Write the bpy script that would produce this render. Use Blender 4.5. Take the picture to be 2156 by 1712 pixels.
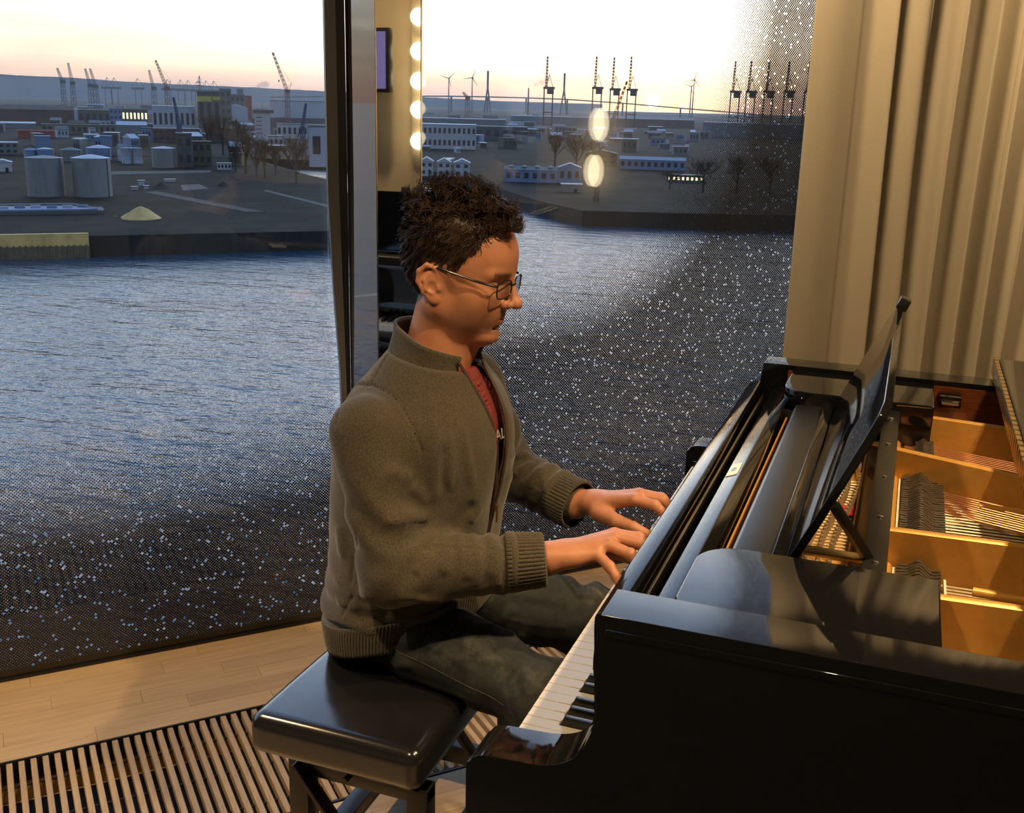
import bpy, bmesh, math, random, time
import numpy as np
from mathutils import Vector, Matrix, Quaternion

for _o in list(bpy.data.objects):
    bpy.data.objects.remove(_o, do_unlink=True)
SC = bpy.context.scene
COL = SC.collection
PI = math.pi

# ------------------------------------------------------------------ camera
# world frame: X = the way the pianist faces, Y = along the keyboard away from the camera, Z up
W_, H_, F_ = 2156.0, 1712.0, 2249.0
CAM = np.array((0.4276, -1.8345, 1.5618))
YAW, PITCH, ROLL = math.radians(-20.0556), math.radians(15.8433), math.radians(1.4928)
_fw = np.array((math.sin(YAW), math.cos(YAW), 0.0)); _rt = np.array((math.cos(YAW), -math.sin(YAW), 0.0)); _up = np.array((0, 0, 1.0))
CF = _fw * math.cos(PITCH) - _up * math.sin(PITCH)
_U = _up * math.cos(PITCH) + _fw * math.sin(PITCH)
CR = _rt * math.cos(ROLL) + _U * math.sin(ROLL)
CU = _U * math.cos(ROLL) - _rt * math.sin(ROLL)
cd = bpy.data.cameras.new('camera'); cam = bpy.data.objects.new('camera', cd); COL.objects.link(cam)
cd.sensor_fit = 'HORIZONTAL'; cd.sensor_width = 36.0; cd.lens = 36.0 * F_ / W_
cd.clip_start = 0.05; cd.clip_end = 60000
cam.matrix_world = Matrix(((CR[0], CU[0], -CF[0], CAM[0]), (CR[1], CU[1], -CF[1], CAM[1]), (CR[2], CU[2], -CF[2], CAM[2]), (0, 0, 0, 1)))
SC.camera = cam

def ray(x, y):
    d = CF + CR * (x - W_ / 2) / F_ - CU * (y - H_ / 2) / F_
    return d / np.linalg.norm(d)
def on_z(x, y, z):
    d = ray(x, y); return CAM + d * (z - CAM[2]) / d[2]
def on_plane(x, y, p0, n):
    d = ray(x, y); n = np.array(n, float); return CAM + d * (np.dot(np.array(p0) - CAM, n) / np.dot(d, n))
def at_range(x, y, dist):
    d = ray(x, y); h = math.hypot(d[0], d[1]); return CAM + d * (dist / h)

# ------------------------------------------------------------------ colour management
SC.view_settings.view_transform = 'Standard'
SC.view_settings.look = 'None'
SC.view_settings.gamma = 1.0
SC.view_settings.use_curve_mapping = False
SC.view_settings.exposure = 0.0
SC.cycles.max_bounces = 8
SC.cycles.diffuse_bounces = 3
SC.cycles.glossy_bounces = 5
SC.cycles.transparent_max_bounces = 16
SC.cycles.sample_clamp_indirect = 6.0
SC.cycles.caustics_reflective = False
SC.cycles.caustics_refractive = False

# ------------------------------------------------------------------ world: dusk sky with the sun on the horizon
SUN = ray(1374, 212); SUN = SUN / np.linalg.norm(SUN)
world = bpy.data.worlds.new('dusk_sky'); SC.world = world; world.use_nodes = True
nt = world.node_tree; nt.nodes.clear()
def _n(tree, t, **kw):
    n = tree.nodes.new(t)
    for k, v in kw.items():
        setattr(n, k, v)
    return n
def _math(tree, op, a, b=None, c=None, clamp=False):
    m = tree.nodes.new('ShaderNodeMath'); m.operation = op; m.use_clamp = clamp
    for i, v in enumerate((a, b, c)):
        if v is None: continue
        if isinstance(v, (int, float)): m.inputs[i].default_value = v
        else: tree.links.new(v, m.inputs[i])
    return m.outputs[0]
def ramp(tree, fac, stops, interp='LINEAR'):
    r = tree.nodes.new('ShaderNodeValToRGB'); r.color_ramp.interpolation = interp
    el = r.color_ramp.elements
    while len(el) < len(stops): el.new(0.5)
    for e, (p, c) in zip(el, stops):
        e.position = p; e.color = (c[0], c[1], c[2], 1) if not isinstance(c, (int, float)) else (c, c, c, 1)
    if fac is not None: tree.links.new(fac, r.inputs[0])
    return r.outputs[0]
def vmath(tree, op, a, b=None):
    m = tree.nodes.new('ShaderNodeVectorMath'); m.operation = op
    for i, v in enumerate((a, b)):
        if v is None: continue
        if isinstance(v, (tuple, list)): m.inputs[i].default_value = v
        else: tree.links.new(v, m.inputs[i])
    return m
def mixc(tree, fac, a, b, mode='MIX'):
    m = tree.nodes.new('ShaderNodeMix'); m.data_type = 'RGBA'; m.blend_type = mode
    for i, v in ((0, fac), (6, a), (7, b)):
        if isinstance(v, (int, float)): m.inputs[i].default_value = v
        elif isinstance(v, (tuple, list)): m.inputs[i].default_value = (*v[:3], 1)
        else: tree.links.new(v, m.inputs[i])
    return m.outputs[2]
_tc = _n(nt, 'ShaderNodeTexCoord')
_dir = vmath(nt, 'NORMALIZE', _tc.outputs['Generated']).outputs[0]
_sep = _n(nt, 'ShaderNodeSeparateXYZ'); nt.links.new(_dir, _sep.inputs[0])
_el = _math(nt, 'MAXIMUM', _sep.outputs[2], 0.0)
_elr = _math(nt, 'POWER', _el, 0.5)                      # sqrt of sin(elevation): fine near the horizon
_base = ramp(nt, _elr, [(0.0, (1.05, 0.66, 0.54)), (0.13, (1.20, 0.85, 0.66)), (0.20, (1.45, 1.25, 0.92)), (0.27, (1.75, 1.65, 1.38)),
                        (0.36, (2.1, 2.25, 2.35)), (0.50, (1.45, 2.0, 2.6)), (0.66, (0.78, 1.36, 2.25)), (0.85, (0.44, 0.82, 1.5)), (1.0, (0.34, 0.64, 1.2))])
_sd = vmath(nt, 'DOT_PRODUCT', _dir, tuple(float(v) for v in SUN)).outputs['Value']
_ang = _math(nt, 'ARCCOSINE', _math(nt, 'MINIMUM', _sd, 1.0))
_g1 = _math(nt, 'EXPONENT', _math(nt, 'MULTIPLY', _math(nt, 'POWER', _math(nt, 'DIVIDE', _ang, 0.50), 2.0), -1.0))
_g2 = _math(nt, 'EXPONENT', _math(nt, 'MULTIPLY', _math(nt, 'DIVIDE', _ang, 0.045), -1.0))
_disc = _math(nt, 'LESS_THAN', _ang, 0.0062)
_side = _math(nt, 'MULTIPLY_ADD', _sd, 0.25, 0.75)        # the sky opposite the sun is dimmer
_cn = _n(nt, 'ShaderNodeTexNoise'); _cn.inputs['Scale'].default_value = 3.0; _cn.inputs['Detail'].default_value = 5.0
_cmap = _n(nt, 'ShaderNodeMapping'); _cmap.inputs['Scale'].default_value = (1.6, 1.6, 14.0)
nt.links.new(_dir, _cmap.inputs[0]); nt.links.new(_cmap.outputs[0], _cn.inputs['Vector'])
_cf = ramp(nt, _cn.outputs['Fac'], [(0.44, 0.0), (0.64, 1.0)])
_low = ramp(nt, _elr, [(0.0, 0.35), (0.26, 0.55), (0.45, 0.25), (1.0, 0.1)])
_c0 = mixc(nt, _math(nt, 'MULTIPLY', _cf, _low), _base, (0.80, 0.56, 0.50))
_c1 = mixc(nt, 1.0, _c0, _side, 'MULTIPLY')
def _glow(v, col):
    return mixc(nt, 1.0, v, col, 'MULTIPLY')
_gl = ramp(nt, _elr, [(0.0, 0.06), (0.14, 0.22), (0.24, 0.85), (0.34, 1.0), (1.0, 1.0)])
_c2 = mixc(nt, 1.0, _c1, _glow(_math(nt, 'MULTIPLY', _g1, _gl), (1.9, 1.55, 1.1)), 'ADD')
_c3 = mixc(nt, 1.0, _c2, _glow(_g2, (5.5, 2.3, 0.3)), 'ADD')
_c4 = mixc(nt, 1.0, _c3, _glow(_disc, (26, 18, 7)), 'ADD')
_bg = _n(nt, 'ShaderNodeBackground'); nt.links.new(_c4, _bg.inputs[0]); _bg.inputs[1].default_value = 1.0
_wo = _n(nt, 'ShaderNodeOutputWorld'); nt.links.new(_bg.outputs[0], _wo.inputs[0])

# ------------------------------------------------------------------ room lighting: warm recessed ceiling spots (their housings are built below)
CEIL = 2.95
WARM = (1.0, 0.68, 0.35)
SPOTS = [  # x, y, aim, watts, cone, radius
    (1.10, -0.70, (-0.05, -0.12, 0.78), 160, 60, 0.035),
    (1.20, 0.10, (0.62, -0.1, 0.9), 170, 54, 0.035),
    (-1.95, -0.85, (-1.30, -0.05, 0.0), 210, 52, 0.05),
    (0.10, 1.15, (0.62, 2.45, 0.9), 150, 84, 0.12),
    (0.95, 2.05, (1.45, 3.25, 1.0), 95, 84, 0.12),
    (2.6, -0.6, (3.5, -0.8, 1.5), 150, 90, 0.06),
    (-3.2, -2.6, (-3.2, -2.4, 0.0), 40, 80, 0.06),
    (-0.45, -1.55, (0.05, -0.32, 0.72), 120, 46, 0.05),
]
def spot_light(i, x, y, aim, watts, cone, rad):
    l = bpy.data.lights.new('downlight_beam', 'SPOT'); l.energy = watts; l.color = WARM
    l.spot_size = math.radians(cone); l.spot_blend = 0.7; l.shadow_soft_size = rad
    o = bpy.data.objects.new('downlight_beam', l); COL.objects.link(o)
    o.location = (x, y, CEIL - 0.03)
    o.rotation_euler = (Vector(aim) - Vector((x, y, CEIL - 0.03))).to_track_quat('-Z', 'Y').to_euler()
    return o
SPOT_OBJS = [spot_light(i, *s) for i, s in enumerate(SPOTS)]

# ------------------------------------------------------------------ materials
MATS = {}
def mat(name, col, rough=0.5, metal=0.0, spec=0.5, coat=0.0, emit=None, estr=0.0, build=None):
    if name in MATS: return MATS[name]
    m = bpy.data.materials.new(name); m.use_nodes = True; t = m.node_tree
    b = t.nodes['Principled BSDF']
    b.inputs['Base Color'].default_value = (*col, 1); b.inputs['Roughness'].default_value = rough
    b.inputs['Metallic'].default_value = metal; b.inputs['Specular IOR Level'].default_value = spec
    b.inputs['Coat Weight'].default_value = coat; b.inputs['Coat Roughness'].default_value = 0.03
    if emit:
        b.inputs['Emission Color'].default_value = (*emit, 1); b.inputs['Emission Strength'].default_value = estr
    if build: build(t, b)
    MATS[name] = m
    return m
def tex_obj(t, scale=(1, 1, 1)):
    c = t.nodes.new('ShaderNodeTexCoord'); mp = t.nodes.new('ShaderNodeMapping'); mp.inputs['Scale'].default_value = scale
    t.links.new(c.outputs['Object'], mp.inputs[0]); return mp.outputs[0]
def noise(t, vec, scale, detail=4, rough=0.55):
    n = t.nodes.new('ShaderNodeTexNoise'); n.inputs['Scale'].default_value = scale; n.inputs['Detail'].default_value = detail
    n.inputs['Roughness'].default_value = rough
    if vec is not None: t.links.new(vec, n.inputs['Vector'])
    return n.outputs['Fac']
def bump(t, b, h, strength=0.3, dist=0.002):
    n = t.nodes.new('ShaderNodeBump'); n.inputs['Strength'].default_value = strength; n.inputs['Distance'].default_value = dist
    t.links.new(h, n.inputs['Height']); t.links.new(n.outputs[0], b.inputs['Normal']); return n
def noisy(c0, c1, scale=20, stretch=(1, 1, 1), bstr=0.0, bdist=0.002, detail=4, rnd=0.0, lo=0.3, hi=0.7):
    def f(t, b):
        v = tex_obj(t, stretch)
        fac = noise(t, v, scale, detail)
        col = ramp(t, fac, [(lo, c0), (hi, c1)])
        if rnd:
            oi = t.nodes.new('ShaderNodeObjectInfo')
            k = _math(t, 'MULTIPLY_ADD', oi.outputs['Random'], rnd, 1.0 - rnd * 0.5)
            col = mixc(t, 1.0, col, k, 'MULTIPLY')
        t.links.new(col, b.inputs['Base Color'])
        if bstr: bump(t, b, fac, bstr, bdist)
    return f

# ------------------------------------------------------------------ scene-graph helpers
def tag(o, label=None, cat=None, group=None, kind=None):
    if label: o['label'] = label
    if cat: o['category'] = cat
    if group: o['group'] = group
    if kind: o['kind'] = kind
    return o
def thing(name, label, cat, loc=(0, 0, 0), rz=0.0, group=None):
    o = bpy.data.objects.new(name, None); COL.objects.link(o); o.empty_display_size = 0.05
    o.location = loc; o.rotation_euler = (0, 0, rz)
    return tag(o, label, cat, group)
def link(o, parent=None):
    COL.objects.link(o)
    if parent is not None: o.parent = parent
    return o
def mesh_obj(name, verts, faces, m, parent=None, smooth=False):
    me = bpy.data.meshes.new(name)
    me.from_pydata([tuple(float(c) for c in v) for v in verts], [], [tuple(f) for f in faces]); me.update()
    if m: me.materials.append(m)
    if smooth: me.polygons.foreach_set('use_smooth', [True] * len(me.polygons))
    return link(bpy.data.objects.new(name, me), parent)
def copy_tree(o, parent=None, loc=None, rz=None):
    c = o.copy(); COL.objects.link(c); c.parent = parent
    if loc is not None: c.location = loc
    if rz is not None: c.rotation_euler = (0, 0, rz)
    for ch in list(o.children): copy_tree(ch, c)
    return c

class MB:
    """collects simple shapes into one mesh"""
    def __init__(s): s.v = []; s.f = []
    def add(s, v, f):
        o = len(s.v); s.v += [tuple(float(c) for c in p) for p in v]; s.f += [tuple(i + o for i in q) for q in f]; return s
    def box(s, x0, x1, y0, y1, z0, z1, M=None):
        v = [(x0, y0, z0), (x1, y0, z0), (x1, y1, z0), (x0, y1, z0), (x0, y0, z1), (x1, y0, z1), (x1, y1, z1), (x0, y1, z1)]
        if M is not None: v = [tuple(M @ Vector(p)) for p in v]
        return s.add(v, [(3, 2, 1, 0), (4, 5, 6, 7), (0, 1, 5, 4), (1, 2, 6, 5), (2, 3, 7, 6), (3, 0, 4, 7)])
    def bar(s, a, b, w, h=None, up=(0, 0, 1)):
        a = Vector(a); b = Vector(b); h = h or w; d = (b - a); L = d.length; d.normalize()
        u = Vector(up)
        if abs(d.dot(u)) > 0.98: u = Vector((1, 0, 0))
        r = d.cross(u).normalized(); u = r.cross(d).normalized()
        M = Matrix(((r[0], d[0], u[0], a[0]), (r[1], d[1], u[1], a[1]), (r[2], d[2], u[2], a[2]), (0, 0, 0, 1)))
        return s.box(-w / 2, w / 2, 0, L, -h / 2, h / 2, M)
    def tube(s, pts, rad, n=8, cap=True, closed=False):
        pts = [Vector(p) for p in pts]; k = len(pts)
        rads = rad if isinstance(rad, (list, tuple)) else [rad] * k
        v = []; f = []; prev = None
        for i, p in enumerate(pts):
            if closed: d = pts[(i + 1) % k] - pts[i - 1]
            else: d = pts[min(i + 1, k - 1)] - pts[max(i - 1, 0)]
            d.normalize()
            if prev is None:
                u = Vector((0, 0, 1)) if abs(d.z) < 0.9 else Vector((1, 0, 0))
            else: u = prev
            r = d.cross(u)
            if r.length < 1e-6: r = d.orthogonal()
            r.normalize(); u = r.cross(d).normalized(); prev = u
            for j in range(n):
                a = 2 * PI * j / n
                v.append(p + (r * math.cos(a) + u * math.sin(a)) * rads[i])
        m = k if closed else k - 1
        for i in range(m):
            for j in range(n):
                a = i * n + j; b_ = i * n + (j + 1) % n; c = ((i + 1) % k) * n
                f.append((a, b_, c + (j + 1) % n, c + j))
        if cap and not closed:
            f.append(tuple(range(n - 1, -1, -1))); f.append(tuple(range((k - 1) * n, k * n)))
        return s.add(v, f)
    def prism(s, poly, a0, a1, axis='y'):
        """extrude a 2D polygon. axis y: poly=(x,z); x: poly=(y,z); z: poly=(x,y)"""
        n = len(poly)
        P = {'y': lambda p, t: (p[0], t, p[1]), 'x': lambda p, t: (t, p[0], p[1]), 'z': lambda p, t: (p[0], p[1], t)}[axis]
        v = [P(p, a0) for p in poly] + [P(p, a1) for p in poly]
        f = [tuple(range(n)), tuple(range(2 * n - 1, n - 1, -1))]
        for i in range(n): f.append((i, i + n, (i + 1) % n + n, (i + 1) % n))
        return s.add(v, f)
    def lathe(s, prof, n=24, c=(0, 0, 0)):
        k = len(prof); v = []; f = []
        for r, z in prof:
            for j in range(n):
                a = 2 * PI * j / n; v.append((c[0] + r * math.cos(a), c[1] + r * math.sin(a), c[2] + z))
        for i in range(k - 1):
            for j in range(n): f.append((i * n + j, i * n + (j + 1) % n, (i + 1) * n + (j + 1) % n, (i + 1) * n + j))
        f.append(tuple(range(n - 1, -1, -1))); f.append(tuple(range((k - 1) * n, k * n)))
        return s.add(v, f)
    def build(s, name, m, parent=None, bevel=0.0, seg=2, smooth=False, loc=None, recalc=True, angle=0.6):
        me = bpy.data.meshes.new(name); bm = bmesh.new()
        vs = [bm.verts.new(p) for p in s.v]
        for q in s.f:
            try: bm.faces.new([vs[i] for i in q])
            except ValueError: pass
        if recalc: bmesh.ops.recalc_face_normals(bm, faces=bm.faces)
        if bevel:
            es = [e for e in bm.edges if len(e.link_faces) == 2 and e.calc_face_angle(0) > angle]
            bmesh.ops.bevel(bm, geom=es, offset=bevel, segments=seg, profile=0.6, affect='EDGES', clamp_overlap=True)
        bm.to_mesh(me); bm.free()
        if m: me.materials.append(m)
        if smooth or bevel:
            me.polygons.foreach_set('use_smooth', [True] * len(me.polygons))
            if hasattr(me, 'set_sharp_from_angle'): me.set_sharp_from_angle(angle=math.radians(40))
        o = bpy.data.objects.new(name, me)
        if loc is not None: o.location = loc
        return link(o, parent)

def grid_obj(name, fn, nu, nv, m, parent=None, closed_u=False, smooth=True, thick=0.0):
    """parametric surface fn(u,v)->xyz with u,v in 0..1"""
    v = []; f = []
    cu = nu if closed_u else nu + 1
    for i in range(cu):
        for j in range(nv + 1): v.append(fn(i / nu, j / nv))
    for i in range(nu):
        for j in range(nv):
            a = i * (nv + 1) + j; b_ = ((i + 1) % cu) * (nv + 1) + j
            f.append((a, b_, b_ + 1, a + 1))
    o = mesh_obj(name, v, f, m, parent, smooth)
    if thick:
        md = o.modifiers.new('solid', 'SOLIDIFY'); md.thickness = thick; md.offset = 0
    return o

# ------------------------------------------------------------------ implicit surfaces (for the person, cushions, folds)
def smin(a, b, k):
    h = np.clip(0.5 + 0.5 * (b - a) / k, 0, 1); return b + (a - b) * h - k * h * (1 - h)
def smax(a, b, k): return -smin(-a, -b, k)
def rcone(P, a, b, ra, rb):
    a = np.asarray(a, float); ba = np.asarray(b, float) - a; pa = P - a
    t = np.clip(pa @ ba / (ba @ ba + 1e-12), 0, 1)
    return np.linalg.norm(pa - t[:, None] * ba, axis=1) - (ra + (rb - ra) * t)
def ball(P, c, r): return np.linalg.norm(P - np.asarray(c, float), axis=1) - r
def ellip(P, c, r, R=None):
    q = P - np.asarray(c, float)
    if R is not None: q = q @ R
    r = np.asarray(r, float); k0 = np.linalg.norm(q / r, axis=1); k1 = np.linalg.norm(q / (r * r), axis=1) + 1e-9
    return k0 * (k0 - 1) / k1
def chain(P, pts, rads, k=0.006):
    d = None
    for i in range(len(pts) - 1):
        e = rcone(P, pts[i], pts[i + 1], rads[i], rads[i + 1]); d = e if d is None else smin(d, e, k)
    return d
def surface_net(fn, lo, hi, h, B=8):
    """sparse surface nets: returns vertices and quads of the zero set of fn (negative inside)"""
    lo = np.asarray(lo, float); hi = np.asarray(hi, float)
    nb = np.ceil((hi - lo) / (h * B)).astype(int); n = nb * B + 1
    I = np.indices(nb).reshape(3, -1).T
    c = lo + (I + 0.5) * B * h
    fc = fn(c)
    D = np.repeat(np.repeat(np.repeat(np.where(fc > 0, 1.0, -1.0).astype(np.float32).reshape(nb), B, 0), B, 1), B, 2)
    D = np.pad(D, ((0, 1),) * 3, mode='edge')
    keep = np.nonzero(np.abs(fc) < B * h * 1.15)[0]
    L = np.indices((B + 1,) * 3).reshape(3, -1).T
    for s0 in range(0, len(keep), 400):
        kk = keep[s0:s0 + 400]
        G = (I[kk][:, None, :] * B + L[None]).reshape(-1, 3)
        D[G[:, 0], G[:, 1], G[:, 2]] = fn(lo + G * h)
    S = D < 0
    m = [x - 1 for x in D.shape]
    cnt = np.zeros(m, np.int8)
    for a in (0, 1):
        for b_ in (0, 1):
            for c_ in (0, 1): cnt += S[a:a + m[0], b_:b_ + m[1], c_:c_ + m[2]]
    act = (cnt > 0) & (cnt < 8)
    idx = np.full(m, -1, np.int32); A = np.argwhere(act); idx[act] = np.arange(len(A))
    acc = np.zeros((len(A), 3)); num = np.zeros(len(A))
    cor = [(a, b_, c_) for a in (0, 1) for b_ in (0, 1) for c_ in (0, 1)]
    for p in cor:
        for ax in range(3):
            if p[ax]: continue
            q = list(p); q[ax] = 1
            va = D[A[:, 0] + p[0], A[:, 1] + p[1], A[:, 2] + p[2]]; vb = D[A[:, 0] + q[0], A[:, 1] + q[1], A[:, 2] + q[2]]
            x = (va < 0) != (vb < 0); t = np.where(x, va / np.where(x, va - vb, 1), 0)
            pt = np.tile(np.array(p, float), (len(A), 1)); pt[:, ax] += t
            acc[x] += pt[x]; num[x] += 1
    V = lo + (A + acc / num[:, None]) * h
    Q = []
    for ax in range(3):
        sl0 = [slice(None)] * 3; sl1 = [slice(None)] * 3; sl0[ax] = slice(0, -1); sl1[ax] = slice(1, None)
        ch = S[tuple(sl0)] != S[tuple(sl1)]
        E = np.argwhere(ch)
        o1, o2 = [a for a in range(3) if a != ax]
        ok = (E[:, o1] > 0) & (E[:, o2] > 0) & (E[:, o1] < m[o1]) & (E[:, o2] < m[o2]); E = E[ok]
        inside = S[E[:, 0], E[:, 1], E[:, 2]]
        def cell(d1, d2):
            e = E.copy(); e[:, o1] -= d1; e[:, o2] -= d2; return idx[e[:, 0], e[:, 1], e[:, 2]]
        q = np.stack([cell(1, 1), cell(0, 1), cell(0, 0), cell(1, 0)], 1)
        flip = inside if ax != 1 else ~inside
        q[~flip] = q[~flip][:, ::-1]
        Q.append(q)
    return V, np.concatenate(Q)
def np_mesh(name, V, Q, m, parent=None, attrs=None, smooth=True):
    me = bpy.data.meshes.new(name); k = Q.shape[1]
    me.vertices.add(len(V)); me.vertices.foreach_set('co', V.astype(np.float32).ravel())
    me.loops.add(len(Q) * k); me.loops.foreach_set('vertex_index', Q.astype(np.int32).ravel())
    me.polygons.add(len(Q)); me.polygons.foreach_set('loop_start', np.arange(0, len(Q) * k, k, dtype=np.int32))
    me.polygons.foreach_set('loop_total', np.full(len(Q), k, np.int32))
    me.update(calc_edges=True); me.validate()
    if smooth: me.polygons.foreach_set('use_smooth', np.ones(len(me.polygons), bool))
    for an, av in (attrs or {}).items():
        a = me.attributes.new(an, 'FLOAT', 'POINT'); a.data.foreach_set('value', av.astype(np.float32))
    if m: me.materials.append(m)
    return link(bpy.data.objects.new(name, me), parent)
def vnoise(P, seed=0):
    """smooth pseudo-noise from warped sines, about -1..1"""
    rs = np.random.RandomState(seed); out = 0
    for i in range(5):
        k = rs.normal(size=3); k /= np.linalg.norm(k); k2 = rs.normal(size=3)
        out = out + np.sin(P @ (k * (1.0 + 0.35 * i)) * 6.28 + rs.rand() * 6.28 + 1.3 * np.sin(P @ k2 * 3.1 + rs.rand() * 6.28))
    return out / 3.2

# ------------------------------------------------------------------ room shell
P0 = np.array((-1.134, 0.816, 0.0)); DW = np.array((0.683, 0.7304, 0.0)); DW /= np.linalg.norm(DW); NW = np.array((DW[1], -DW[0], 0.0))
WRZ = math.atan2(DW[1], DW[0])
def wpt(s, off, z=0.0): return P0 + DW * s + NW * off + np.array((0, 0, z))
def in_win(o):
    o.location = tuple(P0); o.rotation_euler = (0, 0, WRZ); return o     # local x = along the glass, y = outwards, z = up
def reflect_hit(px, py, off, x_wall):
    """where the ray of a pixel lands on the plane X = x_wall after a mirror parallel to the window at distance off"""
    d = ray(px, py); t = np.dot(wpt(0, off) - CAM, NW) / np.dot(d, NW); h = CAM + d * t
    r = d - 2 * np.dot(d, NW) * NW
    return h + r * ((x_wall - h[0]) / r[0])
XR, YB = 3.6, -4.2
def line_x(off, X): s = (X - P0[0] - NW[0] * off) / DW[0]; return s, wpt(s, off)
def line_y(off, Y): s = (Y - P0[1] - NW[1] * off) / DW[1]; return s, wpt(s, off)

def wood_build(t, b):
    oi = t.nodes.new('ShaderNodeObjectInfo')
    v = tex_obj(t, (1, 1, 1))
    off = t.nodes.new('ShaderNodeVectorMath'); off.operation = 'ADD'; t.links.new(v, off.inputs[0])
    cb = t.nodes.new('ShaderNodeCombineXYZ'); k = _math(t, 'MULTIPLY', oi.outputs['Random'], 37.0)
    t.links.new(k, cb.inputs[0]); t.links.new(k, cb.inputs[1]); t.links.new(cb.outputs[0], off.inputs[1])
    mp = t.nodes.new('ShaderNodeMapping'); mp.inputs['Scale'].default_value = (3.0, 40.0, 3.0); t.links.new(off.outputs[0], mp.inputs[0])
    g = noise(t, mp.outputs[0], 1.6, 6, 0.6)
    col = ramp(t, g, [(0.25, (0.50, 0.36, 0.20)), (0.55, (0.62, 0.46, 0.27)), (0.8, (0.68, 0.52, 0.32))])
    tone = ramp(t, oi.outputs['Random'], [(0.0, (0.84, 0.80, 0.78)), (0.25, (0.97, 0.96, 0.95)), (1.0, (1.05, 1.02, 1.0))])
    t.links.new(mixc(t, 1.0, col, tone, 'MULTIPLY'), b.inputs['Base Color'])
    bump(t, b, g, 0.08, 0.001)
WOOD = mat('pale_oak_plank', (0.6, 0.45, 0.27), 0.42, build=wood_build)
PLASTER = mat('warm_plaster', (0.50, 0.42, 0.28), 0.8, build=noisy((0.47, 0.39, 0.26), (0.53, 0.45, 0.31), 6))
WHITE = mat('ceiling_taupe', (0.22, 0.20, 0.17), 0.85, build=noisy((0.21, 0.19, 0.16), (0.23, 0.21, 0.18), 5))
PIT = mat('convector_pit_black', (0.015, 0.014, 0.013), 0.6)
G0, G1 = 0.41, 0.885
# floor: strip by the glass, pit below the grille, rest of the room
fl = MB()
fl.box(-6.6, 6.6, -G0, 0.045, -0.16, -0.012)
fl.box(-6.6, 6.6, -G1, -G0, -0.16, -0.115)
floor = tag(in_win(fl.build('floor', WOOD)), 'pale oak plank floor with a convector trench', 'floor', kind='structure')
a = line_y(G1, YB)[1]; b_ = line_x(G1, XR)[1]
fr = MB().prism([(a[0], a[1]), (b_[0], b_[1]), (XR, YB)], -0.16, -0.012, 'z').build('floor_room', WOOD)
tag(fr, 'pale oak floor of the room beside the grille', 'floor', kind='structure')
# planks: shared unit meshes, laid along the window
def plank_mesh(L, w):
    m = MB().box(0, L, 0, w, -0.0115, 0.0)
    o = m.build('plank', WOOD, bevel=0.0003, seg=1); me = o.data; bpy.data.objects.remove(o); return me
rng = random.Random(4)
PM = {}
def lay(parent, s0, s1, y0, rows, w):
    for r in range(rows):
        s = s0 - rng.random() * 0.5
        while s < s1:
            L = rng.choice((0.32, 0.45, 0.58))
            if (L, w) not in PM: PM[(L, w)] = plank_mesh(L - 0.0005, w - 0.0005)
            p = bpy.data.objects.new('plank', PM[(L, w)]); COL.objects.link(p)
            p.parent = parent
            if parent is fr:
                q = wpt(s, -y0 - 0 - r * w); p.location = (q[0], q[1], 0.0); p.rotation_euler = (0, 0, WRZ)
            else: p.location = (s, y0 + r * w, 0.0)
            s += L
lay(floor, -1.5, 1.0, -G0 + 0.002, 6, (G0 - 0.004) / 6.0)
lay(fr, -0.5, 1.6, -G1 - 6 * 0.068 - 0.004, 6, 0.068)
# window wall: frames, double panes with a printed dot screen
FRAME_D = mat('anthracite_frame', (0.018, 0.018, 0.02), 0.35)
FRAME_G = mat('grey_frame_cap', (0.22, 0.22, 0.22), 0.35, metal=0.3)
def facing_reflect(t):
    lw = t.nodes.new('ShaderNodeLayerWeight'); lw.inputs['Blend'].default_value = 0.5
    f5 = _math(t, 'POWER', lw.outputs['Facing'], 5.0)
    return _math(t, 'MULTIPLY_ADD', f5, 0.9, 0.035)
def glass_mat(name, tint=(0.985, 0.988, 0.99), frit=None):
    m = bpy.data.materials.new(name); m.use_nodes = True; t = m.node_tree; t.nodes.clear()
    tr = t.nodes.new('ShaderNodeBsdfTransparent'); tr.inputs[0].default_value = (*tint, 1)
    gl = t.nodes.new('ShaderNodeBsdfGlossy'); gl.inputs['Roughness'].default_value = 0.0; gl.inputs[0].default_value = (1, 1, 1, 1)
    mx = t.nodes.new('ShaderNodeMixShader'); t.links.new(facing_reflect(t), mx.inputs[0])
    base = tr.outputs[0]
    if frit:
        base = frit(t, tr)
    t.links.new(base, mx.inputs[1]); t.links.new(gl.outputs[0], mx.inputs[2])
    out = t.nodes.new('ShaderNodeOutputMaterial'); t.links.new(mx.outputs[0], out.inputs[0])
    return m
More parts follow.
